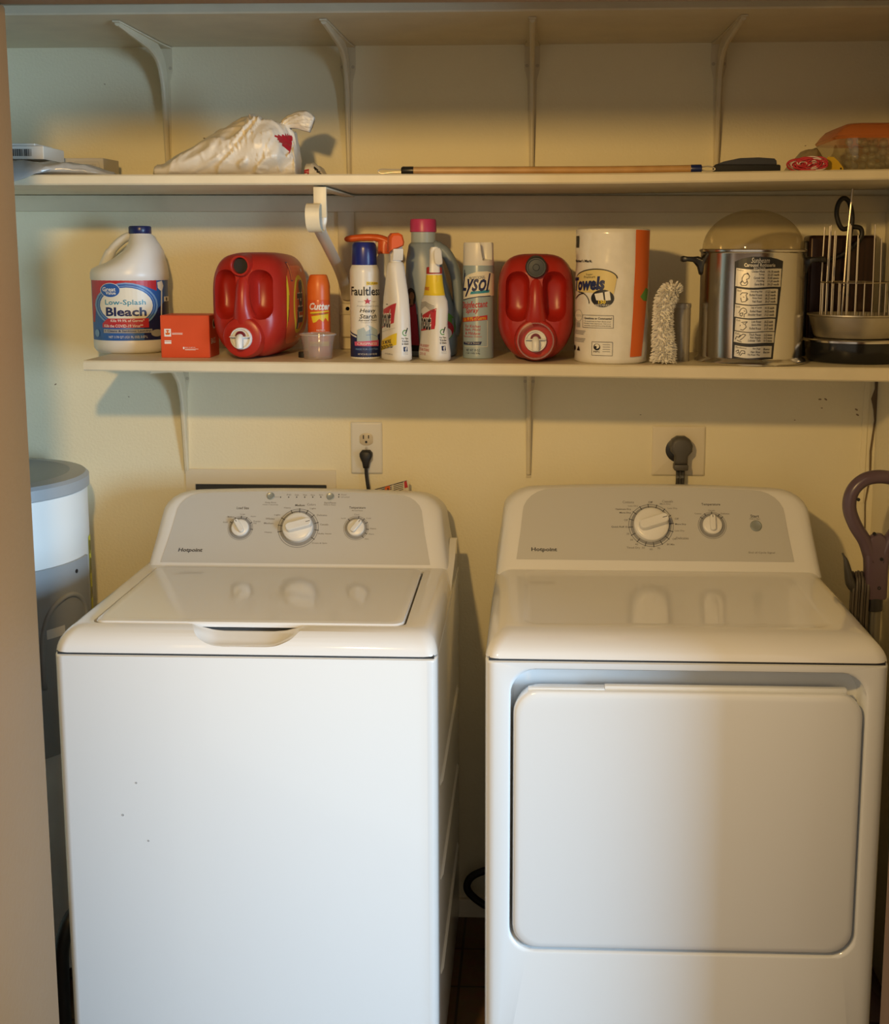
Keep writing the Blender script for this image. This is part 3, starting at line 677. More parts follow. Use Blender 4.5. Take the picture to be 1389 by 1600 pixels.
# insect spray can
X, Y_ = -.450, -.2
t = thing('spray_can', 'small orange insect spray can behind the clear plastic cup', 'can', (X, Y_, zlow(X)))
b = NB(); lathe(b, [(.021, 0), (.0235, .002), (.024, .004), (.024, .116), (.0235, .119)], 36); obj('can', b, mat('orange_can_paint', (.66, .10, .02), .28), t)
b = NB(); lathe(b, [(.0235, .119), (.0238, .121), (.0238, .148), (.0225, .156), (.0195, .166), (.018, .1705), (.016, .172), (.012, .172), (.0115, .169), (.001, .169)], 36); obj('cap', b, mat('orange_cap_plastic', (.74, .15, .02), .35), t)
Q = crop(1138, 118, 1225, .000196, .024); P = Print()
TB(P, Q, 'Cutter', 1045, 645, 1245, 722, c_white, 2, bold=.035, shear=.25); PB(P, Q, [(1050, 745), (1235, 728), (1238, 742), (1050, 762)], c_yel, 1)
PB(P, Q, [(1060, 790), (1232, 760), (1230, 850), (1200, 805), (1175, 850), (1140, 815), (1105, 850), (1075, 860)], c_yel, 1)
TB(P, Q, 'INSECT REPELLENT', 1065, 758, 1230, 772, c_green, 2); TB(P, Q, 'REPELS', 1110, 930, 1195, 947, c_white, 2); TB(P, Q, 'MOSQUITOES TICKS', 1062, 955, 1240, 970, c_white, 2); TB(P, Q, 'GNATS & FLIES', 1085, 980, 1215, 995, c_white, 2); RB(P, Q, 1040, 1060, 1235, 1110, c_yel, 1)
P.build('label', t, cyl(.024, 0, view(X, Y_)), du=.004)
# dark stopper and clear cup
t = thing('bottle_stopper', 'small black cap lying behind the clear plastic cup', 'cap', (-.478, -.235, zlow(-.478)))
b = NB(); lathe(b, [(.010, 0), (.011, .001), (.011, .011), (.010, .012), (.008, .012), (.0075, .009), (.001, .009)], 24); obj('cap_shell', b, dark, t)
t = thing('measuring_cup', 'small clear plastic cup in front of orange spray can', 'cup', (-.443, -.262, zlow(-.443)))
b = NB(); lathe(b, [(.0285, .0), (.029, .001), (.0315, .030), (.0355, .049), (.0375, .0495), (.0375, .052), (.0362, .052), (.0352, .050), (.0308, .030), (.0283, .002)], 36, cap0=True, cap1=True); obj('cup_wall', b, pale, t)
b = NB(); lathe(b, [(.0362, .0485), (.0382, .049), (.0384, .0515), (.0365, .0525)], 36, cap0=False, cap1=False); obj('rim', b, film('cup_rim_plastic', (.85, .82, .78), .3, .1, .4, (.8, .76, .7)), t)

# starch can
X, Y_ = -.347, -.24
t = thing('spray_can', 'tall white spray starch can with navy cap', 'can', (X, Y_, zlow(X)))
b = NB(); lathe(b, [(.029, 0), (.0305, .001), (.031, .004), (.0305, .006), (.0305, .178), (.030, .183), (.0265, .192), (.025, .194)], 40); obj('can', b, mat('white_can_paint', (.78, .77, .73), .3), t)
b = NB(); lathe(b, [(.0258, .193), (.0262, .195), (.0258, .225), (.0245, .234), (.021, .239), (.012, .240)], 40); obj('cap', b, mat('royal_blue_cap', (.015, .025, .20), .28), t)
Q = crop(240, 172, 1530, .0001505, .0306); P = Print()
TB(P, Q, 'Faultless', 90, 540, 405, 660, c_black, 2, bold=.015); PB(P, Q, [(262, 470), (388, 480), (392, 510), (262, 520)], c_yel, 1); TB(P, Q, 'NO FLAKE', 270, 482, 380, 508, c_navy, 2)
star = [(270+45*cos(PI/2+k*PI/5)*(1 if k % 2 == 0 else .45), 738-45*sin(PI/2+k*PI/5)*(1 if k % 2 == 0 else .45)) for k in range(10)]; PB(P, Q, star, c_red, 2)
TB(P, Q, 'SINCE', 160, 735, 225, 748, c_grey, 2); TB(P, Q, '1887', 320, 735, 370, 748, c_grey, 2); TB(P, Q, 'Professional Ironing', 150, 790, 395, 820, c_grey, 2, shear=.2)
TB(P, Q, 'Heavy', 182, 838, 360, 905, c_black, 2, bold=.01, shear=.25); TB(P, Q, 'Starch', 178, 912, 370, 972, c_black, 2, bold=.01, shear=.25); TB(P, Q, 'Aerosol Foam', 165, 980, 372, 1008, c_black, 2, shear=.2); TB(P, Q, 'Original Scent', 190, 1020, 365, 1036, c_grey, 2)
PB(P, Q, [(68, 1140), (130, 1190), (260, 1245), (412, 1170), (412, 1505), (68, 1505)], c_navy, 0)
PB(P, Q, [(68, 1160), (140, 1215), (140, 1235), (68, 1180)], c_white, 1)
PB(P, Q, [(150, 1130), (240, 1085), (270, 1060), (310, 1080), (375, 1130), (385, 1290), (145, 1290)], mat('pale_shirt_print', (.42, .52, .56), .4), 2); PB(P, Q, [(225, 1090), (275, 1064), (290, 1120), (250, 1150)], c_white, 3); LB(P, Q, [(290, 1120), (300, 1285)], .0008, c_blue, 3); LB(P, Q, [(250, 1200), (320, 1190), (380, 1230)], .0008, c_blue, 3)
PB(P, Q, [(118, 1290), (390, 1270), (388, 1355), (122, 1345)], c_pink, 4); TB(P, Q, 'CRISPNESS', 150, 1300, 370, 1335, c_white, 5, shear=.2); TB(P, Q, 'MADE FOR COTTON', 130, 1380, 380, 1405, c_lblue, 2); TB(P, Q, 'NET WT 20 OZ (1 LB 4 OZ) 567g', 155, 1450, 370, 1476, c_white, 2)
P.build('label', t, cyl(.0306, 0, view(X, Y_)), du=.005)

# trigger bottles
def ip(secs, z):
    if z <= secs[0][0]: return secs[0][1:]
    for a, c in zip(secs, secs[1:]):
        if a[0] <= z <= c[0]:
            k = (z-a[0])/max(1e-6, c[0]-a[0]); return tuple(a[i]+(c[i]-a[i])*k for i in range(1, 6))
    return secs[-1][1:]
def face(secs, side):
    def fn(u, v, h):
        cx, cy, rx, ry, p = ip(secs, v)
        if side == 'front': q = min(.98, abs(u-cx)/rx); return (u, cy-ry*(1-q**p)**(1/p)-h, v)
        q = min(.98, abs(u-cy)/ry); return (cx+rx*(1-q**p)**(1/p)+h, u, v)
    return fn
def trigger_bottle(label, x, y, rz, kind, hood, hrz):
    t = thing('trigger_spray_bottle', label, 'spray bottle', (x, y, zlow(x)), rz)
    if kind == 'slim':
        S = [(0, 0, 0, .036, .020, 3), (.004, 0, 0, .041, .0235, 3), (.014, 0, 0, .041, .0235, 3), (.05, 0, 0, .039, .0225, 3), (.09, 0, 0, .038, .021, 3), (.13, 0, 0, .034, .0195, 2.8), (.165, 0, 0, .024, .018, 2.6), (.190, 0, 0, .017, .017, 2.3), (.198, 0, 0, .0155, .0155, 2), (.200, 0, 0, .013, .013, 2)]
    else:
        S = [(0, 0, 0, .036, .021, 3), (.004, 0, 0, .041, .025, 3), (.016, 0, 0, .0415, .0255, 3), (.045, 0, 0, .037, .022, 3), (.075, 0, 0, .035, .0195, 3), (.105, 0, 0, .037, .0205, 3), (.122, 0, 0, .035, .020, 2.8), (.135, 0, 0, .025, .0175, 2.5), (.160, 0, 0, .0185, .016, 2.2), (.176, 0, 0, .0165, .0155, 2), (.180, 0, 0, .013, .013, 2)]
    b = NB(); slof(b, S, 40); obj('bottle', b, white_pl, t, 1.0)
    return t, S
def head_local(pts, ang): return [(x*cos(ang)-y*sin(ang), x*sin(ang)+y*cos(ang), z) for x, y, z in pts]
orange = mat('orange_trigger_plastic', (.74, .12, .02), .35)
def small_print(t, S, v0):
    P = Print()
    P.arc(0, v0+.030, .0062, .0062, .002, .6, 5.4, c_green, 1); P.line([(.001, v0+.028), (.006, v0+.040)], .0022, c_black, 2)
    for k, s in enumerate(('For Tips,', 'Tricks', '& Others')): P.text(s, -.0075, v0+.0165-k*.0052, .0075, v0+.0205-k*.0052, c_black, 1, bold=.02)
    P.rrect(-.0045, v0-.0075, .0045, v0+.002, .0008, c_navy, 1); P.text('f', -.001, v0-.0072, .0035, v0+.001, c_white, 2, bold=.03)
    P.rect(-.006, v0-.0105, .006, v0-.0097, c_grey, 1); P.rect(-.006, v0-.0135, .006, v0-.013, c_grey, 1)
    P.build('side_print', t, face(S, 'right'), du=.004, dv=.006)
# stain remover with orange hood
t, S = trigger_bottle('white stain remover spray bottle with orange trigger hood facing the room', -.277, -.285, -1.0, 'slim', orange, 0)
P = Print()
P.poly([(-.036, .062), (.027, .078), (.030, .118), (-.036, .098)], c_red, 0)
P.text('Shout', -.036, .066, .018, .108, c_white, 1, bold=.09, shear=.15); P.text('Shout', -.035, .067, .017, .107, c_black, 2, bold=.035, shear=.15)
P.text('TRIPLE ACTING', -.012, .060, .027, .067, c_white, 2, shear=.15); P.rect(-.004, .114, .004, .1155, c_black, 1)
P.poly([(-.036, .016), (.034, .034), (.034, .058), (-.036, .036)], c_yel, 0); P.text('3X MORE', -.02, .034, .020, .042, c_black, 1, bold=.03, rot=.15); P.text('CONCENTRATED', -.030, .024, .026, .032, c_black, 1, bold=.03, rot=.15)
P.line([(-.034, .055), (.030, .068)], .0006, c_grey, 0); P.text('22 FL OZ (650 mL)', -.005, .0125, .026, .016, c_black, 1)
P.build('front_label', t, face(S, 'front'), du=.006, dv=.008)
small_print(t, S, .028)
A = 1.0
b = NB(); slof(b, [(.198, 0, 0, .0125, .0125, 2), (.203, 0, 0, .0115, .0115, 2), (.215, 0, 0, .0118, .0118, 2), (.232, 0, 0, .0135, .0135, 2.4)], 24); obj('neck', b, white_pl, t)
b = NB(); pr = [(-.0165, .219), (-.012, .222), (.004, .2275), (.014, .232), (.0155, .240), (.0115, .2545), (.004, .2585), (-.010, .2575), (-.0155, .250)]
R = []
for yy, q in ((-.020, .72), (-.016, .95), (-.004, 1.0), (.012, 1), (.018, .9)): R.append(head_local([(px*q, yy-.006, .238+(pz-.238)*q) for px, pz in pr], A+.25))
loft(b, R); obj('trigger_hood', b, orange, t, .7)
b = NB(); R = []
for z, yy in ((.226, -.022), (.214, -.020), (.203, -.013)): R.append(head_local([(px, yy+py, z) for px, py in rr(.002, 0, .0105, .003, .002, 3)], A+.25))
loft(b, R); obj('trigger', b, white_pl, t)
# stain remover with white trigger and yellow shoulder sleeve
t, S = trigger_bottle('white stain remover spray bottle with yellow shoulder sleeve and white trigger', -.199, -.28, -1.02, 'waist', white_pl, 0)
P = Print()
P.rect(-.0195, .133, .0195, .174, c_yel, 0); P.text('WORKS', -.012, .143, .010, .150, c_red, 2, bold=.02); P.build('sleeve_front', t, face([(z, cx, cy, rx+.0004, ry+.0004, p) for z, cx, cy, rx, ry, p in S], 'front'), du=.0015, dv=.004)
P = Print(); P.rect(-.0165, .133, .0165, .174, c_yel, 0); P.build('sleeve_side', t, face([(z, cx, cy, rx+.0004, ry+.0004, p) for z, cx, cy, rx, ry, p in S], 'right'), du=.0015, dv=.004)
P = Print()
P.poly([(-.034, .058), (.030, .066), (.034, .108), (-.034, .086)], c_red, 0); P.text('Shout', -.034, .062, .022, .098, c_white, 1, bold=.09, shear=.15); P.text('Shout', -.033, .063, .021, .097, c_black, 2, bold=.035, shear=.15)
for k in range(5): P.line([(-.034, .100+k*.004), (.0, .112+k*.002), (.030, .100+k*.003)], .0008, c_black, 0)
P.text('SET-IN STAINS', -.022, .020, .022, .026, c_red, 1); P.text('ON LAUNDRY', -.020, .028, .020, .034, c_red, 1); P.text('22 FL OZ', -.016, .012, .010, .017, c_red, 1)
P.build('front_label', t, face(S, 'front'), du=.005, dv=.008)
small_print(t, S, .030)
b = NB(); slof(b, [(.176, 0, 0, .0155, .0155, 2), (.177, 0, 0, .0162, .0162, 2), (.188, 0, 0, .016, .016, 2), (.190, 0, 0, .0145, .0145, 2)], 28); obj('collar', b, mat('red_collar_plastic', (.42, .025, .02), .4), t)
b = NB(); R = []
for z, yy, hw, hd in ((.179, -.007, .011, .012), (.190, -.006, .0105, .012), (.198, -.004, .010, .012), (.212, -.001, .0095, .015), (.224, -.002, .0095, .018), (.230, -.003, .007, .016)): R.append(head_local([(px, yy+py, z) for px, py in rr(0, 0, hw, hd, .006, 4)], A+.15))
loft(b, R); obj('spray_head', b, white_pl, t, .7)
b = NB(); R = []
for z, yy, hw in ((.228, -.015, .0055), (.222, -.019, .008), (.212, -.021, .0085), (.202, -.026, .0085), (.197, -.030, .0075), (.195, -.029, .005)): R.append(head_local([(px, yy+py, z) for px, py in rr(.003, 0, hw, .004, .003, 3)], A+.30))
loft(b, R); obj('trigger', b, white_pl, t, .8)
# third trigger bottle, half hidden
t = thing('trigger_spray_bottle', 'grey-white spray bottle behind the starch can, long orange trigger pointing left', 'spray bottle', (-.318, -.135, zlow(-.32)), 0)
S = [(0, 0, 0, .034, .024, 3), (.004, 0, 0, .038, .028, 3), (.10, 0, 0, .037, .027, 3), (.15, -.002, 0, .033, .024, 2.6), (.19, -.002, 0, .022, .020, 2.3), (.212, 0, 0, .014, .014, 2), (.218, 0, 0, .012, .012, 2)]
b = NB(); slof(b, S, 36); obj('bottle', b, mat('grey_white_plastic', (.55, .55, .53), .3), t, 1.0)
P = Print()
for k in range(14): P.rect(.012, .11+k*.0045, .020, .1125+k*.0045, c_white, 0)
P.build('embossed_print', t, face(S, 'front'), du=.004, dv=.004)
b = NB(); slof(b, [(.216, 0, 0, .014, .014, 2), (.232, 0, 0, .0135, .0135, 2), (.243, .002, 0, .015, .012, 2.5)], 24); obj('collar', b, orange, t)
b = NB()
pts = catmull([(-.085, 0, .246), (-.072, 0, .2475), (-.045, 0, .250), (-.015, 0, .249), (.008, 0, .241), (.016, 0, .226)], 5)
rad = [.003, .005, .0062, .0066, .007]+[.0075]*5+[.008]*5+[.0085]*5+[.009]*5+[.008]
tube(b, pts, rad, 12, flat=1.5, up=(0, 1, 0)); obj('trigger_hood', b, orange, t, 1)
b = NB(); tube(b, catmull([(-.02, 0, .243), (-.026, 0, .225), (-.022, 0, .205)], 5), .0045, 8); obj('trigger', b, white_pl, t)

# fabric softener
X, Y_ = -.215, -.165
t = thing('fabric_softener_bottle', 'grey-blue softener bottle with pink cap, behind the yellow-sleeved sprayer', 'bottle', (X, Y_, zlow(X)))
blueg = mat('grey_blue_plastic', (.25, .31, .36), .35)
S = [(0, .002, 0, .046, .034, 3), (.004, .002, 0, .053, .040, 3), (.03, .002, 0, .055, .042, 3), (.10, -.002, 0, .053, .041, 2.8), (.16, -.010, 0, .044, .036, 2.6), (.20, -.015, 0, .038, .033, 2.4), (.235, -.016, 0, .031, .029, 2.2), (.240, -.016, 0, .026, .026, 2)]
b = NB(); slof(b, S, 40); obj('bottle', b, blueg, t, 1)
b = NB(); tube(b, catmull([(.005, 0, .232), (.028, 0, .222), (.045, 0, .195), (.055, 0, .16), (.058, 0, .12), (.055, 0, .08), (.046, 0, .045)], 6), [.014]*4+[.012]*30+[.014]*3, 14, flat=1.4, up=(0, 1, 0)); obj('handle', b, blueg, t, 3)
b = NB(); lathe(b, [(.0255, .236), (.0258, .24), (.0258, .2625)], 32, (-.016, 0)); obj('neck', b, mat('pale_blue_neck', (.42, .50, .52), .3), t)
b = NB(); rings = []
for z, r in ((.2615, .0265), (.2625, .0275), (.285, .0270), (.2885, .0258), (.289, .020)): rings.append([(-.016+(r+(.0006 if i % 2 and z < .286 else 0))*cos(2*PI*i/60), (r+(.0006 if i % 2 and z < .286 else 0))*sin(2*PI*i/60), z) for i in range(60)])
loft(b, rings); obj('cap', b, mat('pink_cap_plastic', (.55, .05, .16), .35), t)
P = Print()   # printed label: woman with dark hair in a long red dress
P.poly([(-.050, .012), (-.020, .012), (-.026, .09), (-.046, .09)], c_black, 0)
P.poly([(-.050, .025), (-.022, .025), (-.027, .085), (-.030, .112), (-.044, .112), (-.046, .085)], c_crim, 1)
P.ell(-.040, .125, .0105, .020, c_black, 1); P.ell(-.038, .128, .0055, .0085, c_skin, 2); P.rect(-.041, .110, -.035, .121, c_skin, 2); P.poly([(-.047, .110), (-.0455, .085), (-.043, .10), (-.041, .112)], c_skin, 2)
P.ell(.030, .065, .024, .030, c_green, 0); P.ell(.030, .058, .020, .020, c_red, 1); P.ell(.034, .05, .012, .012, c_white, 2)
P.build('label', t, face(S, 'front'), du=.006, dv=.01)

# disinfectant can
X, Y_ = -.112, -.21
t = thing('spray_can', 'blue-grey disinfectant spray can with white cap, beside the middle red jug', 'can', (X, Y_, zlow(X)))
b = NB(); lathe(b, [(.031, 0), (.0325, .001), (.033, .004), (.0325, .006), (.0325, .188), (.031, .196), (.0285, .198)], 40); obj('can', b, mat('blue_grey_can', (.33, .43, .50), .3, .0), t)
b = NB(); lathe(b, [(.0318, .193), (.0322, .195), (.0312, .236), (.0302, .240), (.020, .2405)], 40)
c = NB(); lathe(c, [(.015, .206), (.0155, .207), (.0155, .26)], 24, (0, 0)); shift(c, .014, -.017, 0); rot(c, .1, 'X', (0, 0, .22)); b = boolean(b, c); obj('cap', b, white_pl, t, .6)
Q = crop(775, 152, 1518, .0001985, .0326); P = Print()
PB(P, Q, [(632, 690), (680, 640), (760, 610), (860, 605), (925, 640), (925, 858), (780, 865), (700, 880), (632, 905)], c_cream, 1)
LB(P, Q, [(632, 905), (700, 882), (780, 867), (890, 860)], .0016, c_navy, 2)
TB(P, Q, 'Lysol', 628, 625, 890, 870, c_navy, 3, bold=.02, shear=.35); TB(P, Q, 'PROFESSIONAL', 690, 655, 840, 690, c_navy, 3, rot=.12); PB(P, Q, [(705, 815), (878, 795), (878, 825), (695, 845)], c_teal, 2)
TB(P, Q, 'Disinfectant', 626, 915, 862, 985, c_red, 2, shear=.25, bold=.015, rot=.06); TB(P, Q, 'Spray', 655, 985, 780, 1050, c_red, 2, shear=.25, bold=.015, rot=.06)
PB(P, Q, [(625, 1095), (860, 1060), (860, 1108), (625, 1140)], c_red, 1); TB(P, Q, 'Kills 99.9% of Germs', 635, 1078, 845, 1118, c_yel, 2, rot=.1)
for k, s in enumerate(('For Kitchen', 'Bath, Mold', '& Mildew')): TB(P, Q, s, 650, 1160+k*38, 795, 1190+k*38, c_red, 2, shear=.2)
TB(P, Q, 'Eliminates Odors', 640, 1275, 805, 1292, c_red, 2); PB(P, Q, [(635, 1345), (808, 1335), (795, 1370), (635, 1372)], c_navy, 1); TB(P, Q, 'Original Scent', 650, 1345, 785, 1362, c_white, 2)
RB(P, Q, 860, 1120, 864, 1390, c_cream, 1); RB(P, Q, 640, 1388, 860, 1392, c_cream, 1); TB(P, Q, 'NET WT 19 OZ', 660, 1415, 790, 1440, c_navy, 2); TB(P, Q, '(1 LB 3 OZ) 538g', 655, 1450, 790, 1470, c_navy, 2); RB(P, Q, 640, 590, 646, 640, c_navy, 1)
P.build('label', t, cyl(.0326, 0, view(X, Y_)), du=.005)

# paper towel roll in film
X, Y_ = .163, -.262
t = thing('paper_towel_roll', 'wrapped white paper towel roll with orange band, on the lowest shelf', 'paper towels', (X, Y_, zlow(X)), 0)
b = NB(); rings = []
for k in range(31):
    z = .268*k/30; rings.append([((.0745+.0006*sin(3*a+k*.9)+.0005*sin(7*a-k*.5))*cos(a), (.0745+.0006*sin(3*a+k*.9)+.0005*sin(7*a-k*.5))*sin(a), z) for a in (2*PI*i/72 for i in range(72))])
rings = [[(p[0]*.93, p[1]*.93, .0) for p in rings[0]]]+[[(p[0], p[1], p[2]*.985+.003) for p in q] for q in rings]+[[(p[0]*.93, p[1]*.93, .269) for p in rings[-1]], [(p[0]*.3, p[1]*.3, .266) for p in rings[-1]]]
loft(b, rings); obj('wrapped_roll', b, mat('paper_roll_film', (.80, .77, .70), .16, noise=.03, nscale=60, bump=.55, bscale=28), t, 3)
Q = crop(448, 395, 1522, .000194, .0752); P = Print()
PB(P, Q, [(688, 148), (838, 155), (830, 600), (805, 1000), (770, 1445), (650, 1448), (672, 1000), (686, 500)], c_org, 1)
PB(P, Q, [(745, 830), (800, 740), (830, 760), (815, 880), (775, 870)], c_green, 2)
PB(P, Q, [(78, 640)]+[(295+215*cos(PI-a), 640-95*sin(a)) for a in (PI*i/18 for i in range(1, 18))]+[(500, 636), (470, 800), (80, 780)], mat('pale_yellow_print', (.72, .58, .24), .4), 1)
for i in range(18): a, c = PI*i/18, PI*(i+1)/18; LB(P, Q, [(290-212*cos(a), 640-92*sin(a)), (290-212*cos(c), 640-92*sin(c))], .0022, c_black, 2)
TB(P, Q, 'Super', 180, 592, 252, 618, c_black, 3, rot=.06); TB(P, Q, 'Premium', 160, 615, 275, 642, c_black, 3, rot=.06)
TB(P, Q, 'Towels', 66, 628, 378, 770, c_navy, 3, bold=.05, shear=.2, rot=.05); TB(P, Q, "Member's Mark.", 66, 452, 242, 480, c_black, 2, bold=.03)
for i in range(9): a, c = PI*.5*i/9, PI*.5*(i+1)/9; LB(P, Q, [(100+115*sin(a), 900-115*cos(a)), (100+115*sin(c), 900-115*cos(c))], .0020, c_black, 2)
LB(P, Q, [(68, 860), (110, 810), (160, 795)], .002, c_black, 2)
EB(P, Q, 355, 845, 120, 90, c_black, 2); PB(P, Q, [(270, 800), (355, 785), (370, 870), (290, 865)], c_white, 3); PB(P, Q, [(375, 780), (425, 768), (440, 862), (385, 868)], c_white, 3); TB(P, Q, '150', 312, 862, 388, 900, c_yel, 4, bold=.04); TB(P, Q, 'SHEETS PER ROLL', 280, 905, 440, 925, c_white, 3)
for (x0, y0, x1, y1) in ((150, 1020, 470, 1148), (250, 1292, 465, 1432)):
    LB(P, Q, [(x0, y0), (x1, y0), (x1, y1), (x0, y1), (x0, y0)], .0007, c_black, 2)
TB(P, Q, 'Questions or Comments?', 165, 1040, 455, 1066, c_black, 2, bold=.02)
for k, s in enumerate(("We would love to hear about your", "Member's Mark experience. Visit us at", 'samsclub.com/membersmarkhelp')): TB(P, Q, s, 165, 1076+k*22, 445, 1092+k*22, c_black, 2)
EB(P, Q, 302, 1345, 34, 34, c_black, 2); EB(P, Q, 304, 1338, 24, 24, c_cream, 3); EB(P, Q, 290, 1348, 12, 14, c_black, 4); TB(P, Q, 'PEFC', 268, 1385, 335, 1402, c_black, 2)
for k in range(4): RB(P, Q, 362, 1315+k*24, 440, 1320+k*24, c_grey, 2)
for k in range(3): RB(P, Q, 62, 1182+k*16, 180-k*10, 1190+k*16, c_grey, 2); RB(P, Q, 62, 1262+k*16, 180-k*8, 1270+k*16, c_grey, 2)
EB(P, Q, 105, 1030, 40, 62, c_grey, 1); EB(P, Q, 105, 1030, 36, 57, c_cream, 2); TB(P, Q, '100%', 80, 1018, 135, 1042, c_grey, 3); RB(P, Q, 82, 1100, 120, 1150, c_grey, 2)
PB(P, Q, [(90, 1395), (108, 1345), (124, 1395)], c_black, 2); EB(P, Q, 66, 1370, 10, 26, c_black, 2); RB(P, Q, 68, 210, 98, 330, c_black, 2)
P.build('label', t, cyl(.0754, 0, view(X, Y_)), du=.006)

# white chenille duster, bent and standing on end
X, Y_ = .271, -.30
t = tag(bpy.data.objects.new('x', None), 'x', 'x') if False else None
b = NB(); path = catmull([(-.004, 0, .004), (-.003, 0, .03), (-.006, 0, .065), (-.006, 0, .10), (-.002, 0, .13), (.010, 0, .147), (.020, .0, .138)], 8)
rad = [lin(i/(len(path)-1), [(0, .026), (.12, .024), (.45, .017), (.7, .0195), (.85, .020), (1, .010)]) for i in range(len(path))]
tube(b, path, [q*.74 for q in rad], 18)
random.seed(3)
for i in range(1900):
    k = random.randrange(len(path)-1); q = random.random(); c = path[k].lerp(path[k+1], q); tg = (path[k+1]-path[k]).normalized(); r_ = rad[k]
    a = random.uniform(0, 2*PI); o1 = tg.orthogonal().normalized(); o2 = tg.cross(o1); d = (o1*cos(a)+o2*sin(a))
    p0 = c+d*r_*.70; dirv = (d+tg*random.uniform(-.35, .15)+Vector((random.uniform(-.2, .2), random.uniform(-.2, .2), random.uniform(-.2, .2)))).normalized(); L_ = random.uniform(.0085, .012)
    p1 = p0+dirv*L_*.6; p2 = p0+dirv*L_+Vector((0, 0, -.0015)); w_ = .0016; s1 = dirv.orthogonal().normalized(); s2 = dirv.cross(s1)
    if p2.z < .001: p2.z = .001
    if p1.z < .001: p1.z = .001
    if p0.z < .001: p0.z = .001
    A = [b.verts.new(p0+s1*w_*cos(j*2.094)+s2*w_*sin(j*2.094)) for j in range(3)]; B = [b.verts.new(p1+s1*w_*cos(j*2.094)+s2*w_*sin(j*2.094)) for j in range(3)]; T_ = b.verts.new(p2)
    for v in A+B:
        if v.co.z < 0: v.co.z = 0
    for j in range(3): b.faces.new((A[j], A[(j+1) % 3], B[(j+1) % 3], B[j])); b.faces.new((B[j], B[(j+1) % 3], T_))
o = obj('duster', b, mat('white_chenille', (.78, .75, .68), .8), None, .8, mat_keep=True); o.location = (X, Y_, zlow(X)); tag(o, 'white shaggy chenille duster standing bent beside the paper towels', 'duster')

# frosted plastic tube
X, Y_ = .310, -.235
t = thing('plastic_tube', 'frosted clear plastic cylinder left of the chrome broiler', 'tube', (X, Y_, zlow(X)))
b = NB(); lathe(b, [(.0175, 0), (.0178, .002), (.0186, .116), (.0182, .118), (.0176, .118), (.0172, .003)], 36); obj('tube_wall', b, film('frosted_plastic', (.80, .76, .68), .25, .25, .35, (.62, .58, .48)), t)
b = NB(); lathe(b, [(.019, .110), (.0194, .112), (.0194, .118), (.0188, .119)], 36, cap0=False, cap1=False); obj('lip', b, film('frosted_lip', (.7, .66, .58), .3, .2, .5, (.62, .58, .48)), t)

# rotisserie broiler: aluminium drum, glass dome, two black handles
X, Y_ = .451, -.24
t = thing('rotisserie_broiler', 'tall aluminium rotisserie broiler with clear dome and black recipe label', 'broiler', (X, Y_, zlow(X)))
alu = mat('polished_aluminium', (.72, .69, .64), .17, 1.0, noise=.03, nscale=5)
b = NB(); lathe(b, [(.1, 0), (.112, .001), (.1135, .004), (.112, .008), (.1065, .012), (.105, .015), (.105, .222), (.106, .224), (.108, .2255), (.1085, .229), (.107, .231), (.104, .230), (.102, .226), (.102, .02)], 72, cap1=False); obj('drum', b, alu, t)
dome_p = [(.1025*cos(a), .2295+.081*sin(a)) for a in (PI/2*i/14 for i in range(15))]
b = NB(); lathe(b, dome_p, 56, cap0=False, cap1=True); obj('dome', b, film('smoky_dome_glass', (.88, .84, .74), .16, .03, .10, (.45, .40, .30)), t, 3)
black = mat('black_bakelite', (.014, .013, .012), .35)
for sx in (-1, 1):
    b = NB(); R = []
    for x_, z_, hz, hy in ((.100, .193, .018, .012), (.108, .197, .018, .0125), (.112, .205, .011, .0135), (.120, .2095, .0055, .015), (.134, .2105, .0048, .016), (.142, .2105, .0062, .015), (.146, .2105, .0045, .012)):
        R.append([(sx*x_, py, z_+pz) for py, pz in rr(0, 0, hy, hz, min(hz, hy)*.6, 4)])
    loft(b, R); obj('handle', b, black, t, .7)
Q = crop(472, 945, 1606, .000140, .1052); P = Print()
PB(P, Q, [(118, 135), (250, 90), (400, 68), (560, 66), (720, 72), (860, 95), (960, 125), (940, 500), (900, 900), (862, 1200), (838, 1502), (300, 1502), (120, 1500)], c_black, 0)
alup = mat('aluminium_print', (.62, .58, .50), .35, .6)
TB(P, Q, 'Sunbeam', 400, 78, 720, 152, alup, 3, shear=.3); TB(P, Q, 'Carousel Rotisserie', 285, 155, 820, 205, alup, 3, bold=.015); TB(P, Q, 'BROILER', 450, 212, 655, 240, alup, 3)
def wav(x0, x1, y0, y1):
    return [(x0+(x1-x0)*i/10, y0+14*sin(i/10*PI*1.6)+i*2.2) for i in range(11)]+[(x1-(x1-x0)*i/10-8, y1+14*sin((1-i/10)*PI*1.6)+(10-i)*2.2) for i in range(11)]
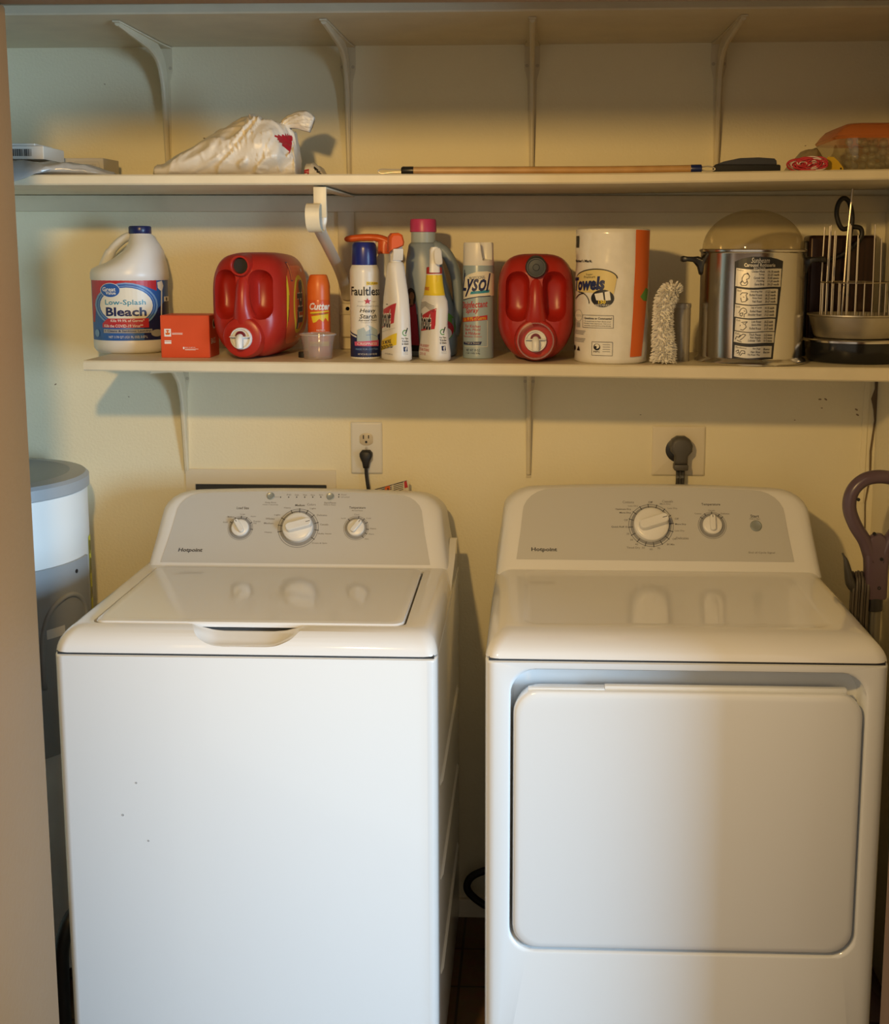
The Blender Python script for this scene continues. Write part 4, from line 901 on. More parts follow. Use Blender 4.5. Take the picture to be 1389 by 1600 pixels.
rows = [((150, 935, 222, 475), 'Poultry', [('Chicken-Whole', '14-18 min/lb'), ('Turkey', '22-25 min/lb'), ('Cornish Hen', '35-40 minutes'), ('Duckling', '17-20 min/lb'), ('Game Birds', '20-25 min/lb')]),
        ((165, 885, 505, 715), 'Beef', [('Standing Rib', '17-22 min/lb'), ('Rolled Roasts', '18-22 min/lb'), ('Rump Roast', '18-22 min/lb'), ('Veal Roast', '20-27 min/lb')]),
        ((150, 868, 730, 905), 'Lamb', [('Leg of Lamb', '14-18 min/lb'), ('Rolled Roast', '18-22 min/lb'), ('Shoulder Roast', '17-21 min/lb')]),
        ((165, 855, 925, 1098), 'Pork', [('Loin Roast', '20-22 min/lb'), ('Spare Ribs', '20-25 min/lb'), ('Rolled Roast', '21-27 min/lb')]),
        ((152, 850, 1110, 1262), 'Fish', [('Thick Pieces', '15-25 minutes'), ('Fish Steaks', '10-15 minutes'), ('Lobster Tails', '10-15 minutes')]),
        ((165, 812, 1310, 1470), 'Miscellaneous', [('Hot Dogs', 'Buns'), ('Ham Slices', 'Bacon'), ('The Roast Way', ' ')])]
for (x0, x1, y0, y1), hd, ls in rows:
    PB(P, Q, wav(x0, x1, y0, y1), alup, 1); TB(P, Q, hd, x0+15, y0+20, x0+35+len(hd)*13, y0+48, c_black, 3, rot=-.1)
    n_ = len(ls); xr = x1-40; st = (y1-y0-30)/n_
    for i, (a_, c_) in enumerate(ls):
        yy = y0+32+i*st; wd = len(a_)*17
        TB(P, Q, a_, 640-wd if x1 > 900 else 610-wd, yy, 640 if x1 > 900 else 610, yy+32, c_black, 3, shear=.2, bold=.02)
        if c_.strip(): TB(P, Q, c_, 690 if x1 > 900 else 660, yy+2, xr, yy+34, c_black, 3, shear=.2, bold=.015)
def sk(pts, w_=.0014): LB(P, Q, pts, w_, c_black, 3)
sk([(250, 430), (255, 360), (290, 310), (340, 300), (380, 330), (370, 370), (330, 380), (350, 420)]); sk([(225, 430), (260, 400), (300, 440), (340, 410), (355, 430), (330, 465), (250, 468), (225, 430)]); sk([(330, 300), (350, 290), (385, 345)])
sk([(230, 600), (260, 570), (330, 570), (360, 575), (330, 600), (350, 640), (330, 690), (260, 700), (240, 640)]); sk([(280, 625), (300, 632)]); sk([(335, 640), (370, 655), (345, 680)])
sk([(215, 855), (250, 800), (290, 780), (340, 800), (355, 850), (310, 870), (310, 915)]); sk([(235, 860), (290, 850), (270, 900), (240, 890), (235, 860)]); sk([(300, 820), (325, 830)])
sk([(265, 985), (370, 975), (330, 1010), (355, 1050), (300, 1095), (250, 1085)]); sk([(245, 1040), (250, 1020)]); sk([(290, 1000), (320, 1010)])
sk([(170, 1230), (190, 1185), (230, 1200), (300, 1150), (350, 1160), (310, 1200), (250, 1240)]); sk([(200, 1240), (280, 1265)]); sk([(230, 1190), (260, 1160)])
sk([(185, 1400), (230, 1375), (240, 1420), (200, 1420)]); sk([(240, 1450), (280, 1385), (340, 1390), (345, 1430), (300, 1420), (260, 1460)])
P.build('recipe_label', t, cyl(.1052, 0, view(X, Y_)+.05), du=.008)

# black electric pan base, aluminium pan, rack, dark box, cord
X, Y_ = .675, -.195
t = thing('electric_broiler_base', 'black round broiler base with chrome rim, lowest of the stack at right', 'appliance', (X, Y_, zlow(X)))
b = NB(); lathe(b, [(.085, .0), (.092, .002), (.097, .010), (.099, .030), (.1, .042)], 56); obj('base', b, mat('black_enamel', (.012, .012, .013), .18), t)
b = NB(); lathe(b, [(.1, .042), (.104, .043), (.1045, .047), (.102, .049), (.085, .0495), (.04, .0495)], 56); obj('rim', b, alu, t)
t = thing('drip_pan', 'dull aluminium round pan on the black broiler base', 'pan', (X, Y_, zlow(X)+.0502))
b = NB(); lathe(b, [(.076, 0), (.080, .0015), (.083, .006), (.0935, .044), (.0975, .0465), (.0975, .049), (.094, .049), (.091, .045), (.080, .006), (.06, .003)], 56); obj('pan_shell', b, mat('dull_aluminium', (.52, .48, .40), .38, .85, noise=.08, nscale=18), t)
Zp_ = zlow(X)+.0502+.006
t = thing('wire_rack', 'chrome wire rotisserie rack standing in the aluminium pan', 'rack', (X, Y_, Zp_))
chrome = mat('chrome_wire', (.46, .40, .31), .32, 1.0)
for z in (.002, .108):
    b = NB(); tube(b, [(.071*cos(2*PI*i/40), .071*sin(2*PI*i/40), z) for i in range(40)], .0016, 8, closed=True); obj('hoop', b, chrome, t)
for i in range(26):
    a = 2*PI*i/26+.1; tall = i % 3 != 1
    b = NB(); tube(b, [(.071*cos(a), .071*sin(a), .001), (.071*cos(a), .071*sin(a), .109), (.071*cos(a)*.97, .071*sin(a)*.97, .212+.015*sin(i*2.3))] if tall else [(.071*cos(a), .071*sin(a), .001), (.071*cos(a), .071*sin(a), .109)], .0014, 6); obj('upright', b, chrome, t)
b = NB(); tube(b, [(-.071, 0, .002), (.071, 0, .002)], .0016, 6); tube(b, [(-.036, -.03, .003), (-.030, -.03, .2), (-.024, -.03, .298)], .0022, 8); obj('centre_spit', b, chrome, t)
t = thing('dark_box', 'dark brown metal box with looped black cord, behind the wire rack', 'box', (.672, -.062, zlow(.672)))
b = NB(); box(b, -.074, .070, -.028, .040, 0, .262, .008, 3); obj('shell', b, mat('dark_brown_metal', (.035, .014, .010), .3, .3), t)
b = NB(); box(b, -.082, -.072, -.02, .03, .0, .25, .004); obj('side_plate', b, black, t)
pts = catmull([(.680, -.100, 1.475), (.676, -.102, 1.53), (.680, -.104, 1.60), (.683, -.106, 1.64), (.675, -.108, 1.672), (.662, -.110, 1.682), (.651, -.110, 1.670), (.649, -.109, 1.645), (.662, -.108, 1.618), (.685, -.106, 1.622), (.702, -.105, 1.618), (.704, -.104, 1.600), (.686, -.103, 1.578), (.660, -.102, 1.560), (.625, -.101, 1.548)], 7)
b = NB(); tube(b, pts, .0052, 8); shift(b, -.672, .062, -zlow(.672)); obj('power_cord', b, mat('black_rubber', (.012, .011, .011), .5), t, 3)
# ------------------------------------------------------------------ things on the middle shelf
from mathutils import noise as NZ
# cartons and a folded clear bag, far left
X = -1.02
t = thing('carton', 'flat white carton with barcode, far left of the middle shelf', 'box', (X, -.33, zmid(X)+.036), .03)
b = NB(); box(b, -.06, .047, -.0, .12, 0, .026, .001, 1); obj('box', b, mat('white_card', (.66, .62, .54), .55), t)
P = Print(); u = -.014
random.seed(5)
while u < .022: wd = random.choice((.0008, .0014, .0022)); P.rect(u, .006, u+wd, .020, c_black); u += wd+random.choice((.0009, .0015))
P.build('barcode', t, flat((0, 0, 0), (1, 0, 0), (0, 0, 1)))
b = NB(); box(b, -.065, .03, .0, .1, .0265, .031, .001, 1); obj('lid_flap', b, mat('white_card', (.66, .62, .54), .55), t)
t = thing('carton', 'flat white carton with two lines of print, lying behind the barcode carton', 'box', (-.955, -.165, zmid(-.96)), -.04)
b = NB(); box(b, -.09, .046, 0, .09, 0, .050, .001, 1); obj('box', b, mat('grey_white_card', (.58, .54, .46), .55), t)
P = Print(); P.text('TOP UPON OPEN', -.012, .033, .030, .038, c_grey, 0); P.text('SHUT WHILE STORED', -.011, .025, .030, .030, c_grey, 0); P.line([(-.016, .020), (-.016, .042), (.036, .042), (.040, .020)], .0006, c_grey); P.build('print', t, flat((0, 0, 0), (1, 0, 0), (0, 0, 1)))
b = NB(); R = []
for i in range(37):
    k = i/36; x = -1.16+.335*k; hz = lin(k, [(0, .016), (.6, .014), (.85, .011), (1, .004)]); yc = -.34; hy = lin(k, [(0, .095), (.55, .093), (.7, .07), (.9, .05), (1, .02)])
    ring = []
    for j in range(40):
        a = 2*PI*j/40; c_, s_ = cos(a), sin(a); nn = NZ.noise(Vector((x*26, s_*2.5+3, c_*1.2)))*.006+NZ.noise(Vector((x*60, a*3, 1)))*.003
        y = yc+hy*math.copysign(abs(c_)**.8, c_); z = hz+hz*math.copysign(abs(s_)**.7, s_)+nn*(1 if s_ > -.2 else .2)
        if y < -.415 and k < .68: z = z*.35-min(1, max(0, (.68-k)/.22))*.020*min(1, (-.415-y)/.012); y = min(y, -.4345)-.002*s_
        else: z = max(z, .0008)
        ring.append((x, y, zmid(x)+z))
    R.append(ring)
loft(b, R); o = obj('plastic_bag', b, film('crumpled_clear_film', (.80, .78, .74), .20, .22, .62, (.58, .57, .54)), None, 3); tag(o, 'folded clear plastic bag drooping over the middle shelf, under the barcode carton', 'bag')

# white carrier bag
prof = [(0, .006), (.03, .030), (.10, .030), (.16, .044), (.30, .066), (.45, .092), (.58, .112), (.68, .120), (.78, .116), (.86, .112), (.93, .108), (.985, .085), (1.0, .045)]
b = NB(); R = []; N = 110
def crease(v): return 1-abs(NZ.noise(v))*2
for i in range(N+1):
    k = i/N; x = -.765+.29*k; H = lin(k, prof); hy = lin(k, [(0, .02), (.04, .055), (.5, .075), (.9, .065), (1, .03)]); ring = []
    for j in range(84):
        a = 2*PI*j/84; c_, s_ = cos(a), sin(a)
        y = -.27+hy*math.copysign(abs(c_)**.75, c_)*(1-.35*max(0, s_)); z = H/2+H/2*math.copysign(abs(s_)**.8, s_)
        amp = .003+.010*max(0, k-.30)
        v0 = Vector((x*13-z*10, y*11, z*9)); d = NZ.noise(v0)*amp*2.2+max(0, crease(Vector((x*11-z*13+NZ.noise(v0*1.7), y*9, 3)))-.72)*amp*3.2+max(0, crease(Vector((x*20+z*14+1.5*NZ.noise(v0*2.3), y*13, 8)))-.78)*amp*2.0-amp*.3+NZ.noise(Vector((x*45-z*30, y*30, z*26)))*.0009
        z2 = max(.0006, z+d*max(0, s_+.25)); y2 = y+d*c_*1.6
        ring.append((x+.02*(z/H-.5)*(k > .9)*0, max(-.428, y2), z2))
    R.append(ring)
loft(b, R)
tail = catmull([(-.512, -.27, .095), (-.492, -.275, .112), (-.465, -.28, .115), (-.443, -.28, .106)], 6)
R2 = []
for i, p in enumerate(tail):
    r_ = lin(i/(len(tail)-1), [(0, .020), (.35, .013), (.75, .017), (1, .014)]); R2.append([(p.x+.4*r_*sin(2*PI*j/28), p.y+r_*cos(2*PI*j/28)*(1+.25*sin(j*2.2+i)), p.z+r_*sin(2*PI*j/28)*(1+.2*sin(j*1.7))) for j in range(28)])
loft(b, R2)
redb = mat('red_bag_print', (.42, .015, .03), .35)
b.faces.ensure_lookup_table()
for f in b.faces:
    c_ = f.calc_center_median(); k = (c_.x+.765)/.29
    if c_.y < -.27 and .885 < k < .975 and .046 < c_.z < .086:
        q = (k-.885)/.09
        if abs(c_.z-(.080-.014*q)) < .001+.019*q: f.material_index = 1
    if k < .022: f.material_index = 1
for v in b.verts: v.co.z += zmid(v.co.x)
bagm = mat('white_bag_film', (.74, .69, .60), .36, spec=.5, bump=.7, bscale=55)
o = obj('carrier_bag', b, [bagm, redb], None, 3); tag(o, 'large white plastic carrier bag with red print on the middle shelf', 'bag')
b = NB(); R = []
for i in range(25):
    k = i/24; x = -.470+.046*k; H = lin(k, [(0, .034), (.3, .038), (.7, .026), (1, .004)]); ring = []
    for j in range(28):
        a = 2*PI*j/28; c_, s_ = cos(a), sin(a); d = NZ.noise(Vector((x*60, a*2, 9)))*.006
        ring.append((x, -.20+.03*c_+d, zmid(x)+max(.0006, H/2+H/2*s_+d*max(0, s_))))
    R.append(ring)
loft(b, R)
for f in b.faces:
    c_ = f.calc_center_median(); q = (c_.x+.470)/.046; z = c_.z-zmid(c_.x)
    if c_.y < -.20 and (abs(z-(.030-.024*(q-.35)/.5)) < .0035 and .4 < q < .9 or (.9 < q and z < .012)): f.material_index = 1
    if c_.y < -.20 and .02 < q < .2 and .012 < z < .022: f.material_index = 2
o = obj('plastic_bag', b, [bagm, c_black, redb], None, 3); tag(o, 'small crumpled bag with black lettering right of the large carrier bag', 'bag')

# pole with black ends and wire loops, lying along the shelf edge
zp = lambda x: zmid(x)+.0078
t = thing('broom_pole', 'long wooden pole with black ends and wire loop lying on the middle shelf', 'pole', (0, -.4, 0))
woodm = mat('pale_pole_wood', (.50, .29, .11), .4, noise=.12, nscale=25)
b = NB(); tube(b, [(-.232+.535*i/12, 0, zp(-.232+.535*i/12)) for i in range(13)], .0072, 14); obj('pole', b, woodm, t)
b = NB(); tube(b, [(-.252, 0, zp(-.25)), (-.249, 0, zp(-.25)), (-.229, 0, zp(-.23)), (-.2285, 0, zp(-.23))], [.006, .0078, .0078, .0072], 14); obj('end_cap', b, black, t)
b = NB(); tube(b, catmull([(-.25, -.003, zp(-.25)+.002), (-.275, -.003, zp(-.27)+.002), (-.290, -.003, zp(-.29)+.0025), (-.2965, -.003, zp(-.29)-.001), (-.290, -.003, zp(-.29)-.0055), (-.27, -.003, zp(-.27)-.0035), (-.25, -.003, zp(-.25)-.003)], 5), .0012, 8); obj('wire_loop', b, mat('pale_wire', (.65, .58, .45), .35, .5), t)
b = NB(); tube(b, [(.300, 0, zp(.3)), (.3015, 0, zp(.3)), (.320, 0, zp(.32)), (.321, 0, zp(.32))], [.0072, .0078, .0078, .006], 14); obj('ferrule', b, navy, t)
b = NB(); tube(b, catmull([(.32, 0, zp(.32)+.003), (.333, 0, zp(.33)+.004), (.345, 0, zp(.34)+.001), (.345, 0, zp(.34)-.003), (.333, 0, zp(.33)-.005), (.32, 0, zp(.32)-.003)], 5), .0014, 8); obj('wire_link', b, mat('pale_wire', (.65, .58, .45), .35, .5), t)
t = thing('brush', 'black brush with arched handle on the middle shelf, at the pole end', 'brush', (.408, -.385, zmid(.408)), 0)
b = NB(); box(b, -.062, .062, -.018, .018, 0, .014, .003); obj('brush_block', b, mat('black_bristle', (.012, .012, .013), .75), t)
b = NB(); pr = [(-.060, .0145), (-.045, .020), (-.015, .0262), (.02, .0275), (.05, .0255), (.054, .0215), (.055, .0145)]; prism(b, pr, -.014, .014); obj('handle', b, mat('dark_grey_plastic', (.03, .03, .032), .4), t)
# bundle of red and white twine
t = None
b = NB(); base = catmull([(.036*cos(2*PI*i/12), 0, .0145+.0125*sin(2*PI*i/12)) for i in range(12)], 4, True)
random.seed(11)
cols = []
for s in range(24):
    q = .16+.86*(s % 12)/11; yy = -.010+.020*(s//12); pts = []
    for i, p in enumerate(base):
        pts.append((p.x*q+.003*sin(i*.26+s), yy+.003*sin(i*.4+s*2), max(.0025, .0145+(p.z-.0145)*q+.0015*sin(i*.3+s*1.7))))
    n0 = len(b.faces); tube(b, pts, (.0019, .0013, .0016)[s % 3], 6, closed=True); b.faces.ensure_lookup_table()
    for f in b.faces[n0:]: f.material_index = 1 if s % 3 == 1 else 0
o = obj('twine_bundle', b, [mat('red_twine', (.50, .035, .05), .8), mat('white_twine', (.72, .55, .50), .8)], None, 3, mat_keep=True); o.location = (.527, -.378, zmid(.527)); tag(o, 'coiled bundle of red and white twine beside the black brush', 'twine')
t = thing('tag', 'yellow plastic tag with a hole leaning on the clear container', 'tag', (.575, -.372, zmid(.575)), .1)
b = NB(); loft(b, [[(x, yy, z) for x, z in [(-.014, .003), (-.006, .001), (.006, .003), (.010, .0005), (.019, .001), (.021, .006), (.018, .0105), (.010, .020), (.001, .0275), (-.010, .028), (-.016, .020)]] for yy in (0, .003)]); obj('tag_plate', b, mat('yellow_plastic', (.60, .38, .02), .4), t)
b = NB(); lathe(b, [(.0018, 0), (.0018, .0008)], 10); rot(b, PI/2, 'X'); shift(b, .0155, 0, .006); obj('hole', b, dark, t)
# crumpled film behind
b = NB(); R = []
for i in range(21):
    k = i/20; x = .505+.085*k; H = lin(k, [(0, .004), (.15, .022), (.4, .048), (.7, .052), (1, .02)]); ring = []
    for j in range(30):
        a = 2*PI*j/30; c_, s_ = cos(a), sin(a); d = NZ.noise(Vector((x*55, a*1.6, 4)))*.012
        ring.append((x+d*.4, -.25+.03*c_+d, zmid(x)+max(.0006, H/2+H/2*s_+d*max(0, s_))))
    R.append(ring)
loft(b, R); o = obj('plastic_bag', b, film('dusty_film', (.72, .66, .54), .3, .2, .35, (.45, .38, .27)), None, 3); tag(o, 'dusty crumpled clear bag behind the red and white twine', 'bag')
# clear container with orange lid, bubble wrap inside
X = .683
t = thing('storage_container', 'clear storage container with translucent orange lid, top right on middle shelf', 'container', (X, -.25, zmid(X)))
b = NB(); R = []
for z, q in ((0, .86), (.002, .9), (.03, .95), (.066, 1.0), (.068, 1.02), (.066, .99), (.03, .94), (.004, .88)): R.append([(x, y, z) for x, y in rr(0, 0, .096*q, .12*q, .04*q, 8)])
loft(b, R); obj('tub', b, film('clear_tub_plastic', (.88, .86, .78), .2, .06, .08, (.6, .55, .4)), t)
b = NB(); R = []
for z, q in ((.062, 1.06), (.066, 1.09), (.070, 1.06), (.078, 1.0), (.088, .90), (.093, .78), (.0945, .5)): R.append([(x, y, z) for x, y in rr(0, 0, .0905*q, .115*q, .042*q, 8)])
loft(b, R, cap0=False); obj('lid', b, film('orange_lid_plastic', (.88, .46, .22), .2, .12, .40, (.78, .27, .08)), t, 1)
b = NB(); random.seed(21)
for i in range(11):
    for j in range(4):
        x, z = -.066+.0128*i+random.uniform(-.003, .003), .0145+.0135*j+random.uniform(-.003, .003)
        bmesh.ops.create_uvsphere(b, u_segments=14, v_segments=9, radius=random.choice((.0065, .0078, .0088)), matrix=Matrix.Translation((x, -.078+.012*sin(i*1.3+j)+random.uniform(-.004, .004), z)))
o = obj('bubble_wrap', b, film('bubble_film', (.93, .90, .84), .60, .08, .30, (.80, .76, .64)), None, 3); o.location = (X, -.25, zmid(X)); tag(o, 'crumpled clear bubble wrap packed inside the orange-lidded container', 'bubble wrap'); o['kind'] = 'stuff'

# ------------------------------------------------------------------ on and by the back wall
def prongs(P, u, v, m):
    P.rect(u-.0075, v+.001, u-.0050, v+.010, m, 3); P.rect(u+.0045, v+.002, u+.0068, v+.010, m, 3); P.ell(u, v-.006, .0028, .003, m, 3, 0, 12)
t = thing('wall_outlet', 'white duplex wall outlet with black plug in its lower socket', 'outlet', (-.379, 0, 1.119))
b = NB(); R = []
for y, q in ((0, 0), (-.003, 0), (-.0055, .0025), (-.006, .0045)): R.append([(x, y, z) for x, z in rr(0, 0, .0365-q, .0605-q, .003, 4)])
loft(b, R); obj('cover_plate', b, mat('white_outlet_plastic', (.76, .74, .68), .3), t)
for v in (.0205, -.0205):
    b = NB(); R = []
    for y, q in ((-.006, 0), (-.0075, .0), (-.008, .001)): R.append([(max(-.0155+q, min(.0155-q, x)), y, v+z) for x, z in sel(0, 0, .0175-q, .0145-q, 2.2, 32)])
    loft(b, R); s_ = obj('socket', b, mat('almond_socket', (.60, .52, .38), .35), t)
    P = Print(); prongs(P, 0, v, c_black); P.build('slots', s_, flat((0, -.008, 0), (1, 0, 0), (0, 0, 1)))
b = NB(); lathe(b, [(.0001, -.0012), (.003, -.0008), (.0034, 0)], 12); rot(b, PI/2, 'X'); shift(b, 0, -.006, 0); obj('screw', b, screwm, t)
b = NB(); R = []
rub = mat('black_rubber', (.012, .011, .011), .5)
t = thing('power_plug', 'black flat power plug and cord in the white outlet', 'plug', (-.379, -.0081, 1.10))
for y, q in ((0, 1), (-.012, 1.0), (-.018, .92), (-.020, .75)): R.append([(x*q, y, z*q) for x, z in ((-.006, -.026), (.006, -.026), (.0085, -.012), (.0145, .002), (.0145, .009), (.009, .0155), (-.009, .0155), (-.0145, .009), (-.0145, .002), (-.0085, -.012))])
loft(b, R); obj('plug_body', b, rub, t, .9)
b = NB(); tube(b, catmull([(0, -.010, -.024), (.001, -.010, -.045), (.005, -.012, -.075), (.008, -.010, -.11), (.008, -.006, -.20)], 5), .0045, 10, flat=.8); obj('cord', b, rub, t, 3)
t = thing('dryer_outlet', 'square cream dryer outlet with dark round socket above the dryer', 'outlet', (.338, 0, 1.1175))
b = NB(); R = []
for y, q in ((0, 0), (-.003, 0), (-.0055, .0025), (-.006, .0045)): R.append([(x, y, z) for x, z in rr(0, 0, .0605-q, .0575-q, .003, 4)])
loft(b, R); obj('cover_plate', b, trimm, t)
b = NB(); lathe(b, [(.028, 0), (.028, .009), (.026, .010), (.012, .010)], 32); rot(b, PI/2, 'X'); shift(b, -.002, -.001, .003); obj('socket', b, mat('black_socket', (.014, .014, .015), .4), t)
t = thing('dryer_plug', 'chunky grey dryer plug with flat cord in the square outlet', 'plug', (.339, -.0112, 1.125))
gp = mat('grey_plug_rubber', (.085, .078, .068), .5)
b = NB(); R = []
for y, q in ((0, .9), (-.006, 1.0), (-.026, 1.0), (-.032, .9), (-.034, .7)): R.append([(x*q, y, z*q) for x, z in ((-.013, -.034), (.016, -.034), (.017, -.014), (.026, -.004), (.027, .010), (.021, .023), (.010, .030), (-.008, .030), (-.020, .022), (-.024, .008), (-.022, -.004), (-.013, -.014))])
loft(b, R); obj('plug_body', b, gp, t, .9)
b = NB(); box(b, -.0145, .0175, -.034, -.002, -.047, -.033, .003); obj('strain_relief', b, gp, t)
for k in (-1, 0, 1):
    b = NB(); tube(b, [(.0015+k*.0065, -.016, -.046), (.0015+k*.0065, -.017, -.07), (.0005+k*.0065, -.012, -.12), (.0005+k*.0065, -.008, -.22)], .0036, 8); obj('cord_strand', b, mat('dark_grey_cord', (.05, .047, .042), .55), t)
P = Print(); P.text('30A 250V', -.008, -.066, .009, -.060, c_grey); P.build('cord_print', t, flat((0, -.0208, 0), (1, 0, 0), (0, 0, 1)))
# recessed panel behind the washer
t = thing('wall_access_panel', 'cream wall panel with dark slot behind the washer console', 'panel', (-.627, 0, .98))
def fr(y, hw, hh, zc=0): return [(x, y, z) for x, z in rr(0, zc, hw, hh, .002, 3)]
b = NB(); loft(b, [fr(0, .176, .0865), fr(-.004, .176, .0865), fr(-.005, .175, .0855), fr(-.005, .155, .052, 0), fr(-.0035, .1535, .0505, 0), fr(-.0006, .1535, .0505, 0)], cap1=False); obj('frame', b, trimm, t)
b = NB(); box(b, -.154, .154, -.0012, 0, -.051, .051); obj('slot', b, mat('slate_recess', (.035, .04, .05), .7), t)
# paper warning sheet sticking up behind the washer
t = thing('instruction_sheet', 'paper warning sheet with red marks standing behind the washer console', 'paper', (-.325, -.045, .93), 0)
pts = [(-.055, 0), (.05, 0), (.046, .118), (.043, .1215), (-.054, .096)]
b = NB(); loft(b, [[(x, y+.008*sin(x*30), z) for x, z in pts] for y in (0, .0006)]); obj('sheet', b, mat('cream_paper', (.70, .64, .50), .6), t)
P = Print(); tilt = .235
for k in range(5):
    v0 = .100-k*.0042
    P.poly([(-.030, v0), (.008, v0+.009), (.008, v0+.0105), (-.030, v0+.0015)], c_black, 0); P.poly([(.012+.0, v0+.010), (.034, v0+.0155), (.034, v0+.017), (.012, v0+.0115)], c_black, 0)
P.poly([(-.052, .088), (-.034, .0925), (-.034, .080), (-.052, .076)], c_org, 0); P.poly([(-.008, .094), (.004, .097), (.004, .109), (-.007, .106)], c_org, 1); P.poly([(-.003, .098), (.002, .099), (-.0005, .105)], c_black, 2); P.poly([(.037, .102), (.0445, .104), (.0415, .119), (.036, .117)], c_red, 1)
P.line([(-.053, .094), (.042, .1195)], .0008, c_black, 1)
P.build('print', t, lambda u, v, h: (u, -.0008-h+.008*sin(u*30), v), du=.006)
# black hose loop behind the dryer
b = NB(); tube(b, catmull([(-.06, -.05, .115), (-.10, -.05, .108), (-.135, -.05, .09), (-.145, -.05, .062), (-.125, -.05, .035), (-.09, -.05, .012), (-.05, -.05, -.005), (0, -.05, -.024)], 6), .009, 12); o = obj('drain_hose', b, rub, None, 3); tag(o, 'black hose loop on the floor between washer and dryer', 'hose')

# steam mop standing in the right corner
t = thing('upright_mop', 'upright mop with purple loop handle and wound grey cord, right corner', 'mop', (.706, -.33, FZ))
purple = mat('mauve_plastic', (.115, .075, .10), .30)
Z0 = FZ
loop = [(-.010, 0, .945), (-.024, 0, .985), (-.046, 0, 1.020), (-.059, 0, 1.056), (-.054, 0, 1.090), (-.032, 0, 1.113), (.0, 0, 1.120), (.032, 0, 1.113), (.054, 0, 1.090), (.059, 0, 1.056), (.046, 0, 1.020), (.026, 0, .990), (.010, 0, .945)]
b = NB(); tube(b, catmull([(x, y, z-Z0) for x, y, z in loop], 6), .0138, 14, flat=1.25, up=(0, 1, 0)); obj('loop_handle', b, purple, t, 3)
b = NB(); R = []
for z, hw, hd in ((.868, .021, .016), (.872, .0225, .0175), (.93, .0225, .0175), (.960, .025, .0165), (.980, .026, .014), (.996, .017, .010), (1.003, .008, .006)): R.append([(x, y, z-Z0) for x, y in rr(0, 0, hw, hd, .008, 5)])
loft(b, R); obj('grip', b, purple, t, .8)
for x, z in ((-.010, 1.005), (.006, .953), (.004, .893), (-.045, 1.075)):
    b = NB(); lathe(b, [(.0036, -.0005), (.0036, .0012), (.002, .0012), (.0018, .0002)], 12); rot(b, PI/2, 'X'); shift(b, x, -.0172 if z < 1 else -.0125, z-Z0); obj('screw', b, dark, t)
b = NB(); lathe(b, [(.0165, .842-Z0), (.0175, .844-Z0), (.0175, .869-Z0), (.016, .871-Z0)], 24); obj('collar', b, mat('dark_grey_plastic', (.03, .03, .032), .4), t)
b = NB(); lathe(b, [(.0145, .06), (.0145, .842-Z0)], 24); obj('tube', b, mat('grey_tube_metal', (.24, .23, .21), .3, .7), t)
b = NB(); R = []
for z, hw, hd in ((.0, .055, .09), (.02, .06, .095), (.035, .05, .08), (.06, .02, .03), (.09, .016, .02)): R.append([(x, y, z) for x, y in rr(0, 0, hw, hd, min(.02, hw*.6), 5)])
loft(b, R); obj('mop_head', b, purple, t, .8)
b = NB(); tube(b, catmull([(-.020, 0, .885-Z0), (-.040, -.002, .888-Z0), (-.052, -.004, .905-Z0), (-.062, -.005, .945-Z0), (-.070, -.005, .962-Z0)], 5), [.010]*4+[.011]*6+[.010, .009, .008, .007, .006, .005, .004, .003, .002, .002, .002], 10, flat=1.3, up=(0, 1, 0)); obj('cord_hook', b, mat('olive_grey_plastic', (.055, .05, .042), .4), t, 3)
cordm = mat('grey_brown_cord', (.085, .07, .055), .5)
for k in range(6):
    xa = -.047+k*.0056; dy = -.012-.004*(k % 2)
    b = NB(); tube(b, catmull([(xa, dy+.02, .50-Z0), (xa-.001, dy, .60-Z0), (xa, dy-.003, .84-Z0), (xa+.0015, dy-.001, .895-Z0+.004*sin(k*.8)), (xa+.003, dy+.012, .908-Z0+.006*sin(k*.7)), (xa+.004, dy+.026, .89-Z0), (xa+.004, dy+.028, .6-Z0)], 5), .0031, 8); obj('cord_turn', b, cordm, t, 3)

# water heater behind the left end of the opening
WHX, WHY, WHR = -1.185, -.24, .222
t = thing('water_heater', 'white cylindrical water heater with grey top, behind left door jamb', 'water heater', (WHX, WHY, FZ))
hw_ = mat('white_heater_paint', (.80, .80, .78), .35); hg = mat('grey_heater_plastic', (.34, .36, .38), .4)
b = NB(); lathe(b, [(WHR-.01, .05), (WHR, .06), (WHR, 1.095)], 64); obj('tank', b, hw_, t)
b = NB(); lathe(b, [(WHR+.001, 1.095), (WHR+.005, 1.098), (WHR+.005, 1.120), (WHR-.002, 1.127), (WHR-.035, 1.130), (WHR-.045, 1.124), (.02, 1.124)], 64); obj('top_cap', b, hg, t)
b = NB(); lathe(b, [(.025, 1.12), (.025, 1.30), (.02, 1.30)], 16, (-.08, .08)); obj('inlet_pipe', b, alu, t)
for dx_, dy_ in ((0, -.17), (.15, .1), (-.15, .1)):
    b = NB(); lathe(b, [(.015, 0), (.015, .055)], 12, (dx_, dy_)); obj('foot', b, seam_d, t)
fa = cyl(WHR, 0, 0)
b = NB(); R = []
def curved(u0, u1, v0, v1, h, rd): return [fa(u, v, h) for u, v in rr((u0+u1)/2, (v0+v1)/2, (u1-u0)/2, (v1-v0)/2, rd, 5)]
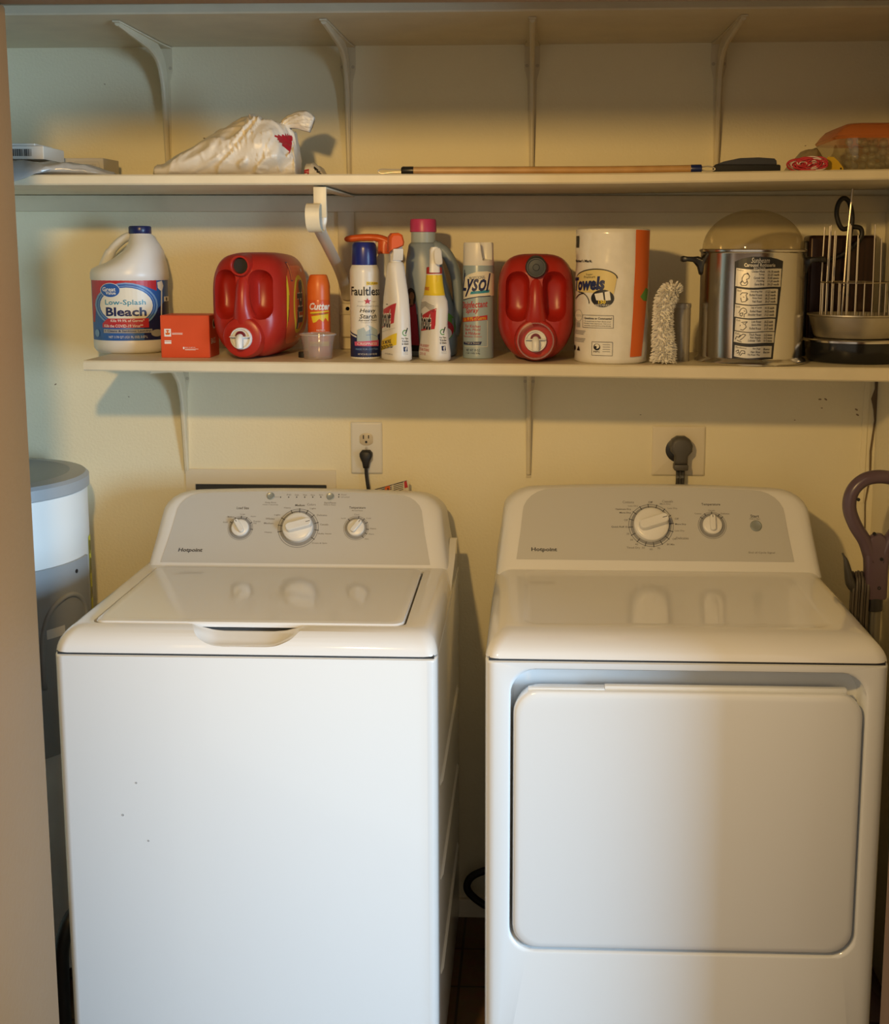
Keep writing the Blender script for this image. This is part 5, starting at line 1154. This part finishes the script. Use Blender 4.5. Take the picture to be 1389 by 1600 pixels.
def patch(name, u0, u1, v0, v1, h, m, par, lab=None):
    b = NB(); n1, n2 = 16, 2; G = [[b.verts.new(fa(u0+(u1-u0)*i/n1, v, h)) for v in (v0, v1)] for i in range(n1+1)]; G0 = [[b.verts.new(fa(u0+(u1-u0)*i/n1, v, 0)) for v in (v0, v1)] for i in range(n1+1)]
    for i in range(n1):
        b.faces.new((G[i][0], G[i+1][0], G[i+1][1], G[i][1]))
        b.faces.new((G0[i][0], G0[i+1][0], G[i+1][0], G[i][0])); b.faces.new((G0[i][1], G0[i+1][1], G[i+1][1], G[i][1]))
    for i in (0, n1): b.faces.new((G0[i][0], G0[i][1], G[i][1], G[i][0]))
    o = obj(name, b, m, par)
    if lab: plabel(o, lab)
    return o
ap = patch('access_cover', .12, .355, .55, .953, .006, hg, t, 'grey access cover')
b = NB(); lathe(b, [(.0045, 0), (.0045, .001), (.002, .0018)], 12); rot(b, PI/2, 'X'); rot(b, 1.35, 'Z'); p = fa(.30, .93, .006); shift(b, *p); obj('screw', b, dark, ap)
b = NB(); tube(b, catmull([fa(u, v, .005) for u, v in ((.20, .70), (.20, .80), (.22, .86), (.265, .885), (.31, .87), (.335, .82), (.337, .70))], 5), .006, 8); obj('grip_ridge', b, hg, ap, 3)
patch('white_tag', .21, .255, .805, .825, .0072, c_white, ap)
P = Print(); P.rect(.385, .66, .428, .985, mat('yellow_label_paper', (.72, .66, .05), .5), 0)
for k, (v0, v1) in enumerate(((.945, .975), (.90, .935), (.845, .87), (.78, .81), (.72, .76))): P.rect(.390, v0, .402, v1, c_black, 1); P.rect(.405, v0+.004, .413, v1-.004, c_black, 1)
plabel(P.build('yellow_label', t, cyl(WHR, 0, 0), du=.004, base=.001), 'yellow energy label strip')
# bucket-like dark drain hose beside the heater
b = NB(); tube(b, catmull([(-.905, -.62, -.02), (-.905, -.62, .12), (-.90, -.62, .24), (-.885, -.58, .29), (-.87, -.45, .28), (-.87, -.30, .10), (-.87, -.28, -.02)], 6), .014, 12); o = obj('drain_hose', b, rub, None, 3); tag(o, 'dark hose standing between washer and left door jamb', 'hose')
